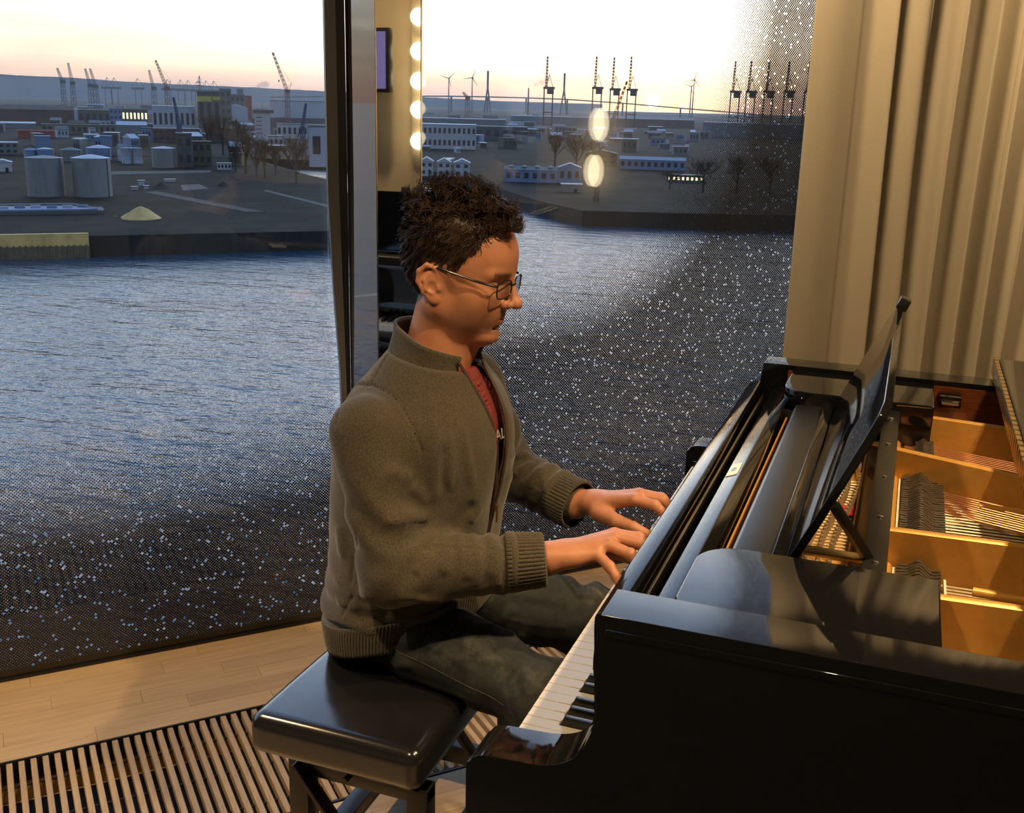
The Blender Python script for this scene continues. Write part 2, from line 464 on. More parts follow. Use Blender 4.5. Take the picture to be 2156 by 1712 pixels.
def frit_nodes(cs, cz, rs, rz, rmax):
    """printed screen of small dark dots, clear inside a soft superellipse, some dots missing"""
    def f(t, tr):
        tc = t.nodes.new('ShaderNodeTexCoord'); sp = t.nodes.new('ShaderNodeSeparateXYZ'); t.links.new(tc.outputs['Object'], sp.inputs[0])
        s, z = sp.outputs[0], sp.outputs[2]
        pitch = 0.0064; k = 1.0 / (pitch * math.sqrt(2))
        u = _math(t, 'MULTIPLY', _math(t, 'ADD', s, z), k); v = _math(t, 'MULTIPLY', _math(t, 'SUBTRACT', s, z), k)
        fu = _math(t, 'FLOOR', u); fv = _math(t, 'FLOOR', v)
        du = _math(t, 'SUBTRACT', _math(t, 'SUBTRACT', u, fu), 0.5); dv = _math(t, 'SUBTRACT', _math(t, 'SUBTRACT', v, fv), 0.5)
        dist = _math(t, 'SQRT', _math(t, 'ADD', _math(t, 'MULTIPLY', du, du), _math(t, 'MULTIPLY', dv, dv)))
        cb = t.nodes.new('ShaderNodeCombineXYZ'); t.links.new(fu, cb.inputs[0]); t.links.new(fv, cb.inputs[1])
        wn = t.nodes.new('ShaderNodeTexWhiteNoise'); wn.noise_dimensions = '2D'; t.links.new(cb.outputs[0], wn.inputs['Vector'])
        rnd = wn.outputs['Value']
        es = _math(t, 'POWER', _math(t, 'ABSOLUTE', _math(t, 'DIVIDE', _math(t, 'SUBTRACT', s, cs), rs)), 2.6)
        ez = _math(t, 'POWER', _math(t, 'ABSOLUTE', _math(t, 'DIVIDE', _math(t, 'SUBTRACT', z, cz), rz)), 2.6)
        rho = _math(t, 'POWER', _math(t, 'ADD', es, ez), 1 / 2.6)
        dens = _math(t, 'MULTIPLY', _math(t, 'SUBTRACT', rho, 0.97), 1 / 0.30, clamp=True)
        dens = _math(t, 'POWER', dens, 0.75)
        rad = _math(t, 'MULTIPLY', dens, rmax)
        rad = _math(t, 'MULTIPLY_ADD', _math(t, 'MULTIPLY', _math(t, 'SUBTRACT', 0.42, z), 2.5, clamp=True), 0.085, rad)
        jit = _math(t, 'MULTIPLY_ADD', rnd, _math(t, 'MULTIPLY_ADD', dens, -0.55, 0.6), _math(t, 'MULTIPLY_ADD', dens, 0.30, 0.68))
        rad = _math(t, 'MULTIPLY', rad, jit)
        miss = _math(t, 'GREATER_THAN', rnd, 0.958)
        rad = _math(t, 'MULTIPLY', rad, _math(t, 'SUBTRACT', 1.0, miss))
        band = _math(t, 'LESS_THAN', z, 0.028)
        mask = _math(t, 'MAXIMUM', _math(t, 'LESS_THAN', dist, rad), band)
        df = t.nodes.new('ShaderNodeBsdfDiffuse'); df.inputs[0].default_value = (0.030, 0.028, 0.026, 1)
        mx = t.nodes.new('ShaderNodeMixShader'); t.links.new(mask, mx.inputs[0]); t.links.new(tr.outputs[0], mx.inputs[1]); t.links.new(df.outputs[0], mx.inputs[2])
        return mx.outputs[0]
    return f
GLASS = glass_mat('clear_glass')
def window(n, s0, s1, frit, label):
    fm = MB()
    fm.box(s0, s1, -0.012, 0.05, CEIL - 0.08, CEIL); fm.box(s0, s1, -0.010, 0.05, -0.012, 0.006)
    root = tag(in_win(fm.build('window_%d' % n, FRAME_D)), label, 'window', kind='structure')
    inner = MB().box(s0 + 0.002, s1 - 0.002, 0.0, 0.008, 0.006, CEIL - 0.08).build('pane', GLASS, root)
    inner.data.materials.append(frit)
    for p in inner.data.polygons:
        if p.normal.y < -0.9: p.material_index = 1
    outer = MB().box(s0 + 0.002, s1 - 0.002, 0.030, 0.038, 0.006, CEIL - 0.08).build('pane', GLASS, root)
    outer.rotation_euler = (0, 0, 0.0)
    return root
FR_L = glass_mat('dotted_glass_by_the_bench', frit=frit_nodes(-0.75, 1.9, 1.75, 1.20, 0.51))
FR_R = glass_mat('dotted_glass_by_the_curtain', frit=frit_nodes(0.52, 1.95, 0.82, 0.90, 0.497))
w1 = window(1, -3.2, 0.04, FR_L, 'tall glass pane with a printed dot screen behind the bench')
w2 = window(2, 0.086, 3.4, FR_R, 'tall glass pane with a printed dot screen beside the curtain')
MB().prism([(0.030, CEIL), (0.030, 1.30), (0.040, 1.05), (0.056, 0.79), (0.064, 0.3), (0.066, 0.0), (0.080, 0.0), (0.080, 0.3), (0.073, 0.79), (0.062, 1.30), (0.058, CEIL)], -0.003, 0.012, 'y').build('mullion_cap', FRAME_G, w1)
MB().prism([(0.0585, CEIL), (0.0625, 1.30), (0.0735, 0.79), (0.081, 0.0), (0.086, 0.0), (0.086, CEIL)], -0.003, 0.014, 'y').build('mullion', FRAME_D, w1)
# solid walls
wl = MB(); wl.box(-6.87, -3.2, 0.0, 0.25, 0.0, CEIL); tag(in_win(wl.build('wall_left', PLASTER)), 'plain plaster wall beyond the glazing', 'wall', kind='structure')
wl = MB(); wl.box(3.4, 6.93, 0.0, 0.25, 0.0, CEIL); tag(in_win(wl.build('wall_front', PLASTER)), 'plain plaster wall behind the curtain', 'wall', kind='structure')
tag(MB().box(XR, XR + 0.2, YB, line_x(0, XR)[1][1] + 0.1, 0, CEIL).build('wall_right', PLASTER), 'warm plaster side wall of the dressing room', 'wall', kind='structure')
tag(MB().box(line_y(0, YB)[1][0] - 0.1, XR + 0.2, YB - 0.2, YB, 0, CEIL).build('wall_back', PLASTER), 'warm plaster rear wall of the dressing room', 'wall', kind='structure')
a = line_y(-0.2, YB - 0.2)[1]; b_ = line_x(-0.2, XR + 0.2)[1]
tag(MB().prism([(a[0], a[1]), (b_[0], b_[1]), (XR + 0.2, YB - 0.2)], CEIL, CEIL + 0.2, 'z').build('ceiling', WHITE), 'plain dark taupe ceiling of the dressing room', 'ceiling', kind='structure')

# ------------------------------------------------------------------ convector grille
SLAT = mat('oak_grille_slat', (0.50, 0.36, 0.21), 0.5, build=noisy((0.44, 0.31, 0.17), (0.58, 0.42, 0.25), 9, (20, 2, 4), rnd=0.25))
STEEL = mat('dark_steel', (0.06, 0.055, 0.05), 0.4, metal=0.8)
gr = thing('floor_grille', 'slatted oak convector grille set into the floor by the glass', 'grille', tuple(P0), WRZ)
g = MB(); g.box(-3.2, 3.2, -G0 - 0.006, -G0, -0.06, 0.001); MB_f = g.build('frame_rail', STEEL, gr)
g = MB(); g.box(-3.2, 3.2, -G1, -G1 + 0.006, -0.06, 0.001); g.build('frame_rail', STEEL, gr)
for q in (0.09, 0.24, 0.39):
    MB().tube([(-3.2, -G0 - q, -0.017), (3.2, -G0 - q, -0.017)], 0.003, 6).build('tie_rod', STEEL, gr)
sm = MB().box(-0.0072, 0.0072, -G1 + 0.009, -G0 - 0.009, -0.024, 0.0).build('slat', SLAT, gr, bevel=0.0015, seg=1)
PITCH_S = 0.0268; NS = 110; sm.location = (-1.35, 0, 0)
for i in range(1, NS):
    c = sm.copy(); COL.objects.link(c); c.parent = gr; c.location = (-1.35 + PITCH_S * i, 0, 0)
# fin-tube heater seen between the slats
FIN = mat('heater_fins', (0.05, 0.045, 0.04), 0.45, metal=0.7)
hb = MB(); hb.box(-3.1, 3.1, -G1 + 0.10, -G0 - 0.10, -0.11, -0.05)
tag(in_win(hb.build('convector_heater', FIN, bevel=0.01, seg=2)), 'dark finned heater lying in the trench under the grille slats', 'heater')

# ------------------------------------------------------------------ polished column in front of the mullion
MIRR = mat('polished_steel', (0.56, 0.565, 0.57), 0.015, metal=1.0)
BRASS = mat('brass_edge', (0.75, 0.58, 0.32), 0.18, metal=1.0)
pc = thing('mirror_column', 'mirror-polished narrow column standing at the window mullion', 'column', tuple(P0), WRZ)
MB().prism([(0.0875, -0.002), (0.1395, -0.100), (0.270, -0.100), (0.270, -0.002)], 0.0, CEIL, 'z').build('shaft', MIRR, pc)
MB().box(0.1375, 0.1405, -0.1025, -0.0995, 0.0, CEIL).build('edge_strip', BRASS, pc)
MB().box(0.2690, 0.2720, -0.1025, -0.0995, 0.0, CEIL).build('edge_strip', BRASS, pc)

# ------------------------------------------------------------------ curtain
def curt_build(t, b):
    v = tex_obj(t, (1, 1, 1)); f1 = noise(t, tex_obj(t, (500, 500, 500)), 1.0, 2); f2 = noise(t, tex_obj(t, (3, 3, 0.6)), 1.0, 3)
    col = ramp(t, f2, [(0.3, (0.56, 0.51, 0.40)), (0.7, (0.64, 0.58, 0.46))]); t.links.new(col, b.inputs['Base Color'])
    bump(t, b, f1, 0.15, 0.0005)
    b.inputs['Sheen Weight'].default_value = 0.2
    b.inputs['Transmission Weight'].default_value = 0.0
CURT = mat('heavy_cream_curtain', (0.52, 0.46, 0.34), 0.85, build=curt_build)
CS0, CS1 = 1.568, 4.7
def curtain_y(s, z):
    q = s - CS0
    w = min(1.0, max(0.0, (q - 0.20) / 0.16))
    ph = 2 * PI * (q / 0.145) + 0.9 * math.sin(q * 5.3) + 0.5 * math.sin(q * 13.1 + 1)
    f = math.sin(ph); f = math.copysign(abs(f) ** 0.75, f)
    sway = 0.012 * math.sin(z * 1.7 + q * 4)
    return -(0.17 + w * (0.052 * f + 0.012 * math.sin(ph * 2.3 + z * 0.8)) + sway * w + 0.010 * math.sin(q * 19) * (1 - w))
def curtain(u, v):
    s = CS0 + (CS1 - CS0) * u; z = 0.012 + (CEIL - 0.028) * v
    q = s - CS0
    s2 = s + 0.026 * math.sin(2 * PI * q / 0.145 * 1.0 + 1.2) * min(1, max(0, (q - .2) / .15))
    return (s2 + 0.02 * (1 - v) * math.exp(-q * 6) * 0.6, curtain_y(s, z), z)
cur = grid_obj('curtain', curtain, 620, 24, CURT, thick=0.004)
tag(in_win(cur), 'floor-length heavy cream curtain gathered in deep folds behind the piano', 'curtain')
RAIL = mat('curtain_rail_white', (0.7, 0.68, 0.62), 0.4)
cr = MB(); cr.box(CS0 - 0.05, CS1, -0.20, -0.14, CEIL - 0.012, CEIL); tag(in_win(cr.build('curtain_rail', RAIL, bevel=0.003)), 'slim white curtain rail fixed to the ceiling', 'rail')

# ------------------------------------------------------------------ things on the side wall that show in the mirror and the glass
BULB = mat('lit_opal_bulb', (0.9, 0.85, 0.7), 0.3, emit=(1.0, 0.80, 0.48), estr=9.0)
BLACKP = mat('black_plastic', (0.02, 0.02, 0.022), 0.35)
MGLASS = mat('vanity_mirror_glass', (0.8, 0.8, 0.8), 0.02, metal=1.0)
XW = XR - 0.06
bz = [reflect_hit(885, y, 0.10, XW) for y in (36, 108, 171, 231, 297)]
vy = float(np.mean([p[1] for p in bz]))
vm = thing('vanity_mirror', 'dressing mirror with a column of lit globe bulbs on the side wall', 'mirror', (XR, vy, 0))
MB().box(-0.035, 0.0, -0.075, 0.075, 0.95, 2.45).build('bulb_strip', PLASTER, vm, bevel=0.004)
_sd = -math.copysign(1.0, reflect_hit(780, 128, 0.10, XW)[1] - vy); _ya, _yb = sorted((_sd * 0.075, _sd * 0.95))
MB().box(-0.03, 0.0, _ya, _yb, 0.95, 2.45).build('mirror_glass', MGLASS, vm, bevel=0.003)
def globe(name, m, r, sz=1.0):
    prof = [(max(1e-4, r * math.sin(PI * i / 14)), -r * sz * math.cos(PI * i / 14)) for i in range(15)]
    return MB().lathe(prof, 20).build(name, m, None, smooth=True)
bb = None
for p in bz:
    if bb is None:
        bb = globe('bulb', BULB, 0.058); bb.parent = vm
    else:
        c = bb.copy(); COL.objects.link(c); c.parent = vm; bb2 = c
    (bb if p is bz[0] else bb2).location = (-0.09, 0, float(p[2]))
    MB().tube([(-0.03, 0, float(p[2])), (-0.06, 0, float(p[2]))], 0.018, 10).build('socket', BRASS, vm)
wa = [reflect_hit(1268, 262, 0.0, XW), reflect_hit(1257, 360, 0.0, XW)]
for i, p in enumerate(wa):
    t_ = thing('wall_lamp', ('oblong lit opal wall lamp, upper of two beyond the piano', 'oblong lit opal wall lamp, lower of two beyond the piano')[i], 'lamp', (XR, float(p[1]), float(p[2])), group='wall lamps reflected in the glass')
    s_ = globe('shade', BULB, 0.055, 2.0); s_.parent = t_; s_.location = (-0.08, 0, 0)
    MB().box(-0.03, 0, -0.03, 0.03, -0.05, 0.05).build('bracket', BRASS, t_, bevel=0.004)
tv_c = reflect_hit(831, 128, 0.10, XR - 0.25)
tv_s = math.copysign(1.0, reflect_hit(780, 128, 0.10, XR - 0.25)[1] - tv_c[1])
SCREEN = mat('lit_blue_screen', (0.05, 0.05, 0.08), 0.2, emit=(0.30, 0.26, 0.62), estr=0.7)
tv = thing('wall_monitor', 'small flat monitor with a violet screen on a wall arm', 'monitor', (XR - 0.25, float(tv_c[1]) + tv_s * 0.365, float(tv_c[2])), math.radians(12))
MB().box(0.0, 0.05, -0.36, 0.36, -0.21, 0.21).build('bezel', BLACKP, tv, bevel=0.006)
MB().box(-0.004, 0.002, -0.335, 0.335, -0.185, 0.185).build('screen', SCREEN, tv)
MB().box(0.05, 0.24, -0.04, 0.04, -0.05, 0.05).build('wall_arm', BLACKP, tv, bevel=0.004)

# downlight housings in the ceiling
RING = mat('downlight_ring', (0.75, 0.73, 0.68), 0.35)
LAMP = mat('lit_downlight', (0.9, 0.8, 0.6), 0.4, emit=(1.0, 0.68, 0.36), estr=10.0)
where = ['above the keyboard', 'above the piano strings', 'above the floor grille', 'nearest the curtain edge', 'above the curtain folds', 'near the vanity mirror', 'over the glazing strip away from the piano', 'above the bench behind the camera']
for (x, y, *_), wh, so in zip(SPOTS, where, SPOT_OBJS):
    d = thing('ceiling_downlight', 'small round recessed ceiling downlight ' + wh, 'downlight', (x, y, CEIL), group='ceiling downlights')
    MB().lathe([(0.036, -0.006), (0.05, -0.006), (0.052, -0.003), (0.052, 0.0), (0.036, 0.0)], 24).build('ring', RING, d, smooth=True)
    MB().lathe([(0.0005, -0.004), (0.035, -0.004), (0.035, -0.001), (0.0005, -0.001)], 20).build('lens', LAMP, d, smooth=True)
    so.parent = d; so.location = (0, 0, -0.03)

# ------------------------------------------------------------------ grand piano (parts in world metres; the root stands on the floor)
def ebony_build(t, b):
    v = tex_obj(t, (1, 1, 1)); n = noise(t, v, 3.0, 2); bump(t, b, n, 0.02, 0.002)
EBONY = mat('polished_ebony', (0.006, 0.006, 0.0065), 0.055, spec=0.55, build=ebony_build)
SATIN = mat('satin_ebony', (0.012, 0.0115, 0.011), 0.30, spec=0.55)
SATIN2 = mat('brushed_ebony', (0.016, 0.0155, 0.015), 0.22, spec=0.7)
IVORY = mat('white_key_top', (0.86, 0.78, 0.60), 0.25)
SHARP = mat('black_key', (0.012, 0.012, 0.012), 0.25)
GOLD = mat('bronze_plate', (0.72, 0.38, 0.09), 0.34, metal=0.4, build=noisy((0.68, 0.35, 0.08), (0.76, 0.41, 0.10), 60, bstr=0.05, bdist=0.0005))
STRING = mat('steel_string', (0.80, 0.70, 0.50), 0.42, metal=0.85)
COPPER = mat('copper_wound_string', (0.78, 0.36, 0.19), 0.35, metal=0.9)
FELT = mat('red_felt', (0.42, 0.02, 0.02), 0.95)
GFELT = mat('grey_damper_felt', (0.16, 0.15, 0.13), 0.9)
MAHOG = mat('mahogany_inner_rim', (0.16, 0.045, 0.015), 0.25, coat=0.5, build=noisy((0.10, 0.026, 0.008), (0.22, 0.065, 0.02), 14, (2, 2, 30)))
SPRUCE = mat('spruce_soundboard', (0.62, 0.42, 0.20), 0.4, build=noisy((0.52, 0.33, 0.15), (0.70, 0.48, 0.24), 10, (2, 60, 2)))
BRASSP = mat('piano_brass', (0.72, 0.55, 0.27), 0.25, metal=1.0)
CHROME = mat('bright_screw', (0.8, 0.78, 0.72), 0.2, metal=1.0)
pn = thing('grand_piano', 'black polished grand piano with its front lid folded back over the strings', 'piano')
YO, TH = 0.735, 0.075        # outer half width, rim thickness
ZT, ZB = 0.992, 0.60         # rim top and bottom
# rim outline in plan from the near arm round the tail to the far arm
out = [(0.95, -YO), (0.951, -YO)]
bez = lambda p0, p1, p2, p3, t: tuple((1 - t) ** 3 * a + 3 * (1 - t) ** 2 * t * b + 3 * (1 - t) * t * t * c + t ** 3 * d for a, b, c, d in zip(p0, p1, p2, p3))
out += [bez((0.95, -YO), (1.35, -YO), (1.40, -0.20), (1.75, -0.16), t / 14) for t in range(1, 15)]
out += [bez((1.75, -0.16), (2.12, -0.12), (2.12, 0.50), (1.98, 0.66), t / 12) for t in range(1, 13)]
out += [(1.90, YO), (0.951, YO), (0.95, YO)]
def inset(poly, d):
    res = []
    for i, p in enumerate(poly):
        a = Vector(poly[max(i - 1, 0)]); b = Vector(poly[min(i + 1, len(poly) - 1)]); t = (b - a).normalized()
        res.append((p[0] - t.y * d, p[1] + t.x * d))
    return res
inn = inset(out, TH)
rim = MB(); n = len(out)
v = []
for (x, y), (u, w) in zip(out, inn): v += [(x, y, ZB), (x, y, ZT), (u, w, ZT), (u, w, ZB)]
f = []
for i in range(n - 1):
    for j in range(4): f.append((i * 4 + j, i * 4 + (j + 1) % 4, (i + 1) * 4 + (j + 1) % 4, (i + 1) * 4 + j))
f += [(0, 1, 2, 3), (n * 4 - 1, n * 4 - 2, n * 4 - 3, n * 4 - 4)]
rim.add(v, f).build('rim', EBONY, pn, bevel=0.006, seg=3, angle=1.2)
# moulded top edge line of the rim
for Y in (-YO, YO):
    sg = 1 if Y > 0 else -1
    MB().box(0.150, 0.95, Y - sg * 0.012, Y + sg * 0.0025, 0.966, 0.9755).build('edge_bead', EBONY, pn, bevel=0.001, seg=1)
# arms with their scooped cheek
arm = [(-0.023, ZB), (-0.024, 0.735), (-0.019, 0.754), (-0.005, 0.766), (0.03, 0.769), (0.071, 0.772), (0.100, 0.781), (0.122, 0.799), (0.137, 0.830),
       (0.1425, 0.863), (0.140, 0.895), (0.1365, 0.926), (0.138, 0.955), (0.143, ZT), (0.9505, ZT), (0.9505, ZB)]
def smooth_poly(p, i0, i1, k=5):
    r = list(p[:i0 + 1])
    for i in range(i0, i1):
        a, b, c, d = p[i - 1], p[i], p[i + 1], p[i + 2]
        for j in range(1, k + 1):
            t = j / k; r.append(tuple(0.5 * (2 * b[q] + (c[q] - a[q]) * t + (2 * a[q] - 5 * b[q] + 4 * c[q] - d[q]) * t * t + (3 * b[q] - a[q] - 3 * c[q] + d[q]) * t ** 3) for q in (0, 1)))
    return r + list(p[i1 + 1:])
arm = smooth_poly(arm, 1, 12)
for sg in (-1, 1):
    y0, y1 = sorted((sg * YO, sg * (YO - TH)))
    MB().prism(arm, y0, y1, 'y').build('arm', EBONY, pn, bevel=0.007, seg=4, angle=0.5)
    # key block between arm and keys
    ya, yb = sorted((sg * 0.649, sg * 0.6185))
    MB().box(0.0, 0.15, ya, yb, 0.66, 0.7405).build('key_block', EBONY, pn, bevel=0.005, seg=2)
MB().box(-0.020, 0.60, -YO + TH, YO - TH, 0.60, 0.665).build('keybed', EBONY, pn, bevel=0.004)
MB().box(-0.012, -0.002, -0.648, 0.648, 0.640, 0.7060).build('key_slip', EBONY, pn, bevel=0.004)
MB().box(0.0, 0.15, -0.645, 0.645, 0.668, 0.690).build('key_frame', SATIN, pn)
# keys
KW = 1.2285 / 52
def key_white(L, R):
    k = MB(); g = 0.0005
    k.prism([(0.0, -KW / 2 + g), (0.0, KW / 2 - g), (0.05, KW / 2 - g), (0.05, KW / 2 - g - L), (0.152, KW / 2 - g - L), (0.152, -KW / 2 + g + R), (0.05, -KW / 2 + g + R), (0.05, -KW / 2 + g)], 0.694, 0.730, 'z')
    o = k.build('white_key', IVORY, pn, bevel=0.0009, seg=1); return o
proto = {}
names = 'CDEFGAB'
SHP = {'C': (0, .0075), 'D': (.0045, .0045), 'E': (.0075, 0), 'F': (0, .0078), 'G': (.0035, .0060), 'A': (.0060, .0035), 'B': (.0078, 0)}
wk = ['A', 'B'] + list(names * 7) + ['C']
# bass end is far from the camera (+Y): index 0 = A0 at +Y
for i, nme in enumerate(wk):
    yc = 1.2285 / 2 - KW * (i + 0.5)
    Lc, Rc = SHP[nme]                       # cut towards bass (left) / treble
    if i == 0: Lc = 0
    if i == 51: Rc = 0
    kk = (Lc, Rc)
    if kk not in proto: o = key_white(Lc, Rc); proto[kk] = o
    else:
        o = proto[kk].copy(); COL.objects.link(o); o.parent = pn
    o.location = (0, yc, 0)
bk = MB(); bk.prism([(0.050, 0.728), (0.056, 0.7415), (0.058, 0.7425), (0.150, 0.7425), (0.150, 0.728)], -0.0050, 0.0050, 'y')
b0 = bk.build('black_key', SHARP, pn, bevel=0.0016, seg=2); first = True
for i, nme in enumerate(wk[:-1]):
    if nme in 'CDFGA':
        sh = {'C': -0.002, 'D': 0.002, 'F': -0.003, 'G': 0.0, 'A': 0.003}[nme]
        o = b0 if first else b0.copy()
        if not first: COL.objects.link(o); o.parent = pn
        first = False
        o.location = (0, 1.2285 / 2 - KW * (i + 1) - sh, 0)
# fallboard standing open, with a rolled top
fb = [(0.118, 0.758), (0.112, 0.765), (0.110, 0.776), (0.1155, 0.790), (0.117, 0.800), (0.1110, 0.925), (0.1112, 0.938), (0.1130, 0.9435), (0.1170, 0.9465), (0.1390, 0.9535), (0.1440, 0.9530), (0.1465, 0.949), (0.147, 0.758)]
MB().prism(fb, -0.6435, 0.6435, 'y').build('fallboard', EBONY, pn, bevel=0.0015, seg=2, angle=0.5)
MB().box(0.150, 0.154, -0.62, 0.62, 0.918, 0.927).build('hinge_rod', BRASSP, pn)
# rail behind the fallboard, with the little cream badge
nr = [(0.172, 0.86), (0.172, 0.940), (0.176, 0.9475), (0.199, 0.957), (0.203, 0.957), (0.219, 0.950), (0.220, 0.86)]
MB().prism(nr, -0.60, 0.60, 'y').build('nameboard_rail', EBONY, pn, bevel=0.0012, seg=2, angle=0.4)
CREAM = mat('cream_badge', (0.70, 0.66, 0.45), 0.35); BLUE = mat('badge_blue', (0.10, 0.24, 0.55), 0.4)
bt = math.atan2(0.957 - 0.9475, 0.199 - 0.176)
bM = Matrix.Translation((0.1875, -0.030, 0.9524)) @ Matrix.Rotation(-bt, 4, 'Y')
bg = MB().box(-0.0105, 0.0105, -0.034, 0.034, 0.0, 0.0011, bM).build('maker_badge', CREAM, pn, bevel=0.0004, seg=1)
bm_ = MB()
for a in range(6):
    ca, sa = math.cos(a * PI / 3), math.sin(a * PI / 3)
    bm_.box(0.0016 * ca * 2 - 0.0014, 0.0016 * ca * 2 + 0.0014, 0.0035 * sa * 2 - 0.003, 0.0035 * sa * 2 + 0.003, 0.0011, 0.0015, bM)
bm_.build('emblem', BLUE, bg)
# action cavity: hammers rail in warm wood under the gap
MB().box(0.221, 0.236, -0.60, 0.60, 0.86, 0.895).build('action_rail', SPRUCE, pn, bevel=0.002)
MB().box(0.2225, 0.2255, -0.60, 0.60, 0.895, 0.922).build('gold_slip', GOLD, pn)
# music desk tray: side slides with rounded front, shelf, leaning desk
def slide_plan(sg):
    p = [(0.517, -0.452), (0.517, -0.655), (0.224, -0.655), (0.213, -0.648), (0.2095, -0.632), (0.2095, -0.560)]
    for k in range(0, 9):
        a = PI - PI / 2 * k / 8; p.append((0.2695 + 0.060 * math.cos(a), -0.512 + 0.060 * math.sin(a)))
    return [(x, -sg * y) for x, y in p]
for sg in (-1, 1):
    MB().prism(slide_plan(sg), 0.938, 0.984, 'z').build('desk_slide', EBONY, pn, bevel=0.003, seg=3, angle=0.9)
    ya, yb = sorted((sg * 0.46, sg * 0.70)); MB().box(0.205, 0.517, ya, yb, 0.890, 0.937).build('slide_bearer', SATIN, pn, bevel=0.002)
sh = [(0.240, 0.930), (0.238, 0.944), (0.2415, 0.953), (0.246, 0.956), (0.297, 0.9575), (0.302, 0.9565), (0.333, 0.949), (0.336, 0.942), (0.336, 0.930)]
MB().prism(sh, -0.4505, 0.4505, 'y').build('desk_shelf', SATIN, pn, bevel=0.001, seg=2, angle=0.3)
lean = math.atan2(0.427 - 0.322, 1.207 - 0.965)
dM = Matrix.Translation((0.318, 0, 0.960)) @ Matrix.Rotation(lean, 4, 'Y')
dk = MB()
hd = 0.262
pl = [(-0.432, 0.0), (0.432, 0.0), (0.440, 0.10), (0.425, 0.215), (0.395, hd - 0.008), (0.36, hd), (-0.40, hd), (-0.432, hd - 0.012), (-0.446, 0.22), (-0.446, 0.08)]
vv = [tuple(dM @ Vector((0.0, y, z))) for y, z in pl] + [tuple(dM @ Vector((0.012, y, z))) for y, z in pl]
k = len(pl); dk.add(vv, [tuple(range(k)), tuple(range(2 * k - 1, k - 1, -1))] + [(i, i + k, (i + 1) % k + k, (i + 1) % k) for i in range(k)])
dk.build('music_desk', EBONY, pn, bevel=0.0025, seg=3, angle=0.5)
lip = MB().box(-0.020, 0.0, -0.43, 0.43, 0.0, 0.010, dM).build('desk_ledge', EBONY, pn, bevel=0.002)
cl = MB().box(-0.004, 0.018, 0.350, 0.385, hd - 0.004, hd + 0.020, dM).build('desk_clip', SATIN, pn, bevel=0.004)
for sg in (-1, 1):
    top = dM @ Vector((0.014, sg * 0.405, 0.105)); MB().bar(tuple(top), (0.425, sg * 0.365, 0.964), 0.020, 0.012).build('desk_prop', SATIN, pn, bevel=0.002)
    MB().box(0.335, 0.425, sg * 0.30 - 0.012, sg * 0.30 + 0.012, 0.930, 0.938).build('prop_ratchet', BRASSP, pn, bevel=0.001)
MB().box(0.419, 0.452, -0.46, 0.46, 0.934, 0.966).build('desk_rear_rail', SATIN, pn, bevel=0.003)
scr = MB().lathe([(0.0052, 0.0), (0.0046, 0.0016), (0.001, 0.0024)], 12).build('screw', CHROME, pn, smooth=True); scr.location = (0.436, -0.385, 0.966)
for y in (-0.20, 0.0, 0.2, 0.385):
    c = scr.copy(); COL.objects.link(c); c.parent = pn; c.location = (0.436, y, 0.966)
# inside: inner rim, soundboard, plate, struts, strings, dampers
inn2 = inset(out, TH + 0.012)
MB().prism([(p[0], p[1]) for p in inn2 if p[0] > 0.4] + [(0.40, 0.6), (0.40, -0.6)], 0.80, 0.812, 'z').build('soundboard', SPRUCE, pn)
v = []; f = []
inr = [(0.20, -YO + TH + 0.0015)] + inset(out, TH + 0.0015) + [(0.20, YO - TH - 0.0015)]
for i, (x, y) in enumerate(inr):
    v += [(x, y, 0.80), (x, y, ZT - 0.012)]
for i in range(len(inr) - 1): f.append((2 * i, 2 * i + 1, 2 * i + 3, 2 * i + 2))
ir = mesh_obj('inner_rim', v, f, MAHOG, pn); md = ir.modifiers.new('s', 'SOLIDIFY'); md.thickness = 0.010; md.offset = 0
pb = MB(); pb.box(0.236, 0.400, -0.655, 0.655, 0.842, 0.868); pb.build('plate_pin_block', GOLD, pn, bevel=0.003)
MB().box(0.395, 0.462, -0.655, 0.655, 0.858, 0.900).build('plate_bridge', GOLD, pn, bevel=0.010, seg=3)
MB().prism([(0.46, -0.656), (1.0, -0.656), (1.0, -0.60), (0.70, -0.585), (0.46, -0.60)], 0.838, 0.858, 'z').build('plate_flange', GOLD, pn, bevel=0.004)
MB().prism([(0.46, 0.656), (1.85, 0.656), (1.85, 0.61), (0.46, 0.61)], 0.838, 0.858, 'z').build('plate_flange', GOLD, pn, bevel=0.004)
def strut(p, q, z0, z1, w=0.016, dip=0.0):
    m = MB(); a = Vector((*p, 0)); b = Vector((*q, 0)); d = (b - a).normalized(); s = Vector((-d.y, d.x, 0)); K = 14
    v = []; f = []
    for i in range(K + 1):
        t = i / K; c = a.lerp(b, t); zt = z1 - dip * math.sin(PI * min(1, t * 1.2)) ** 2 * t
        for off, z in ((-w * 0.75, z0), (-w * 0.5, zt - 0.003), (-w * 0.25, zt), (w * 0.25, zt), (w * 0.5, zt - 0.003), (w * 0.75, z0)): v.append(tuple(c + s * off + Vector((0, 0, z))))
    for i in range(K):
        for j in range(6): f.append((i * 6 + j, i * 6 + (j + 1) % 6, (i + 1) * 6 + (j + 1) % 6, (i + 1) * 6 + j))
    f += [(0, 1, 2, 3, 4, 5), tuple(range(K * 6 + 5, K * 6 - 1, -1))]
    return m.add(v, f).build('plate_strut', GOLD, pn, smooth=True)
strut((0.445, -0.200), (1.05, -0.165), 0.845, 0.952)
strut((0.445, -0.430), (0.95, -0.395), 0.845, 0.952)
strut((0.440, 0.238), (1.35, -0.10), 0.845, 0.952)
strut((0.440, 0.505), (1.60, 0.36), 0.845, 0.952)
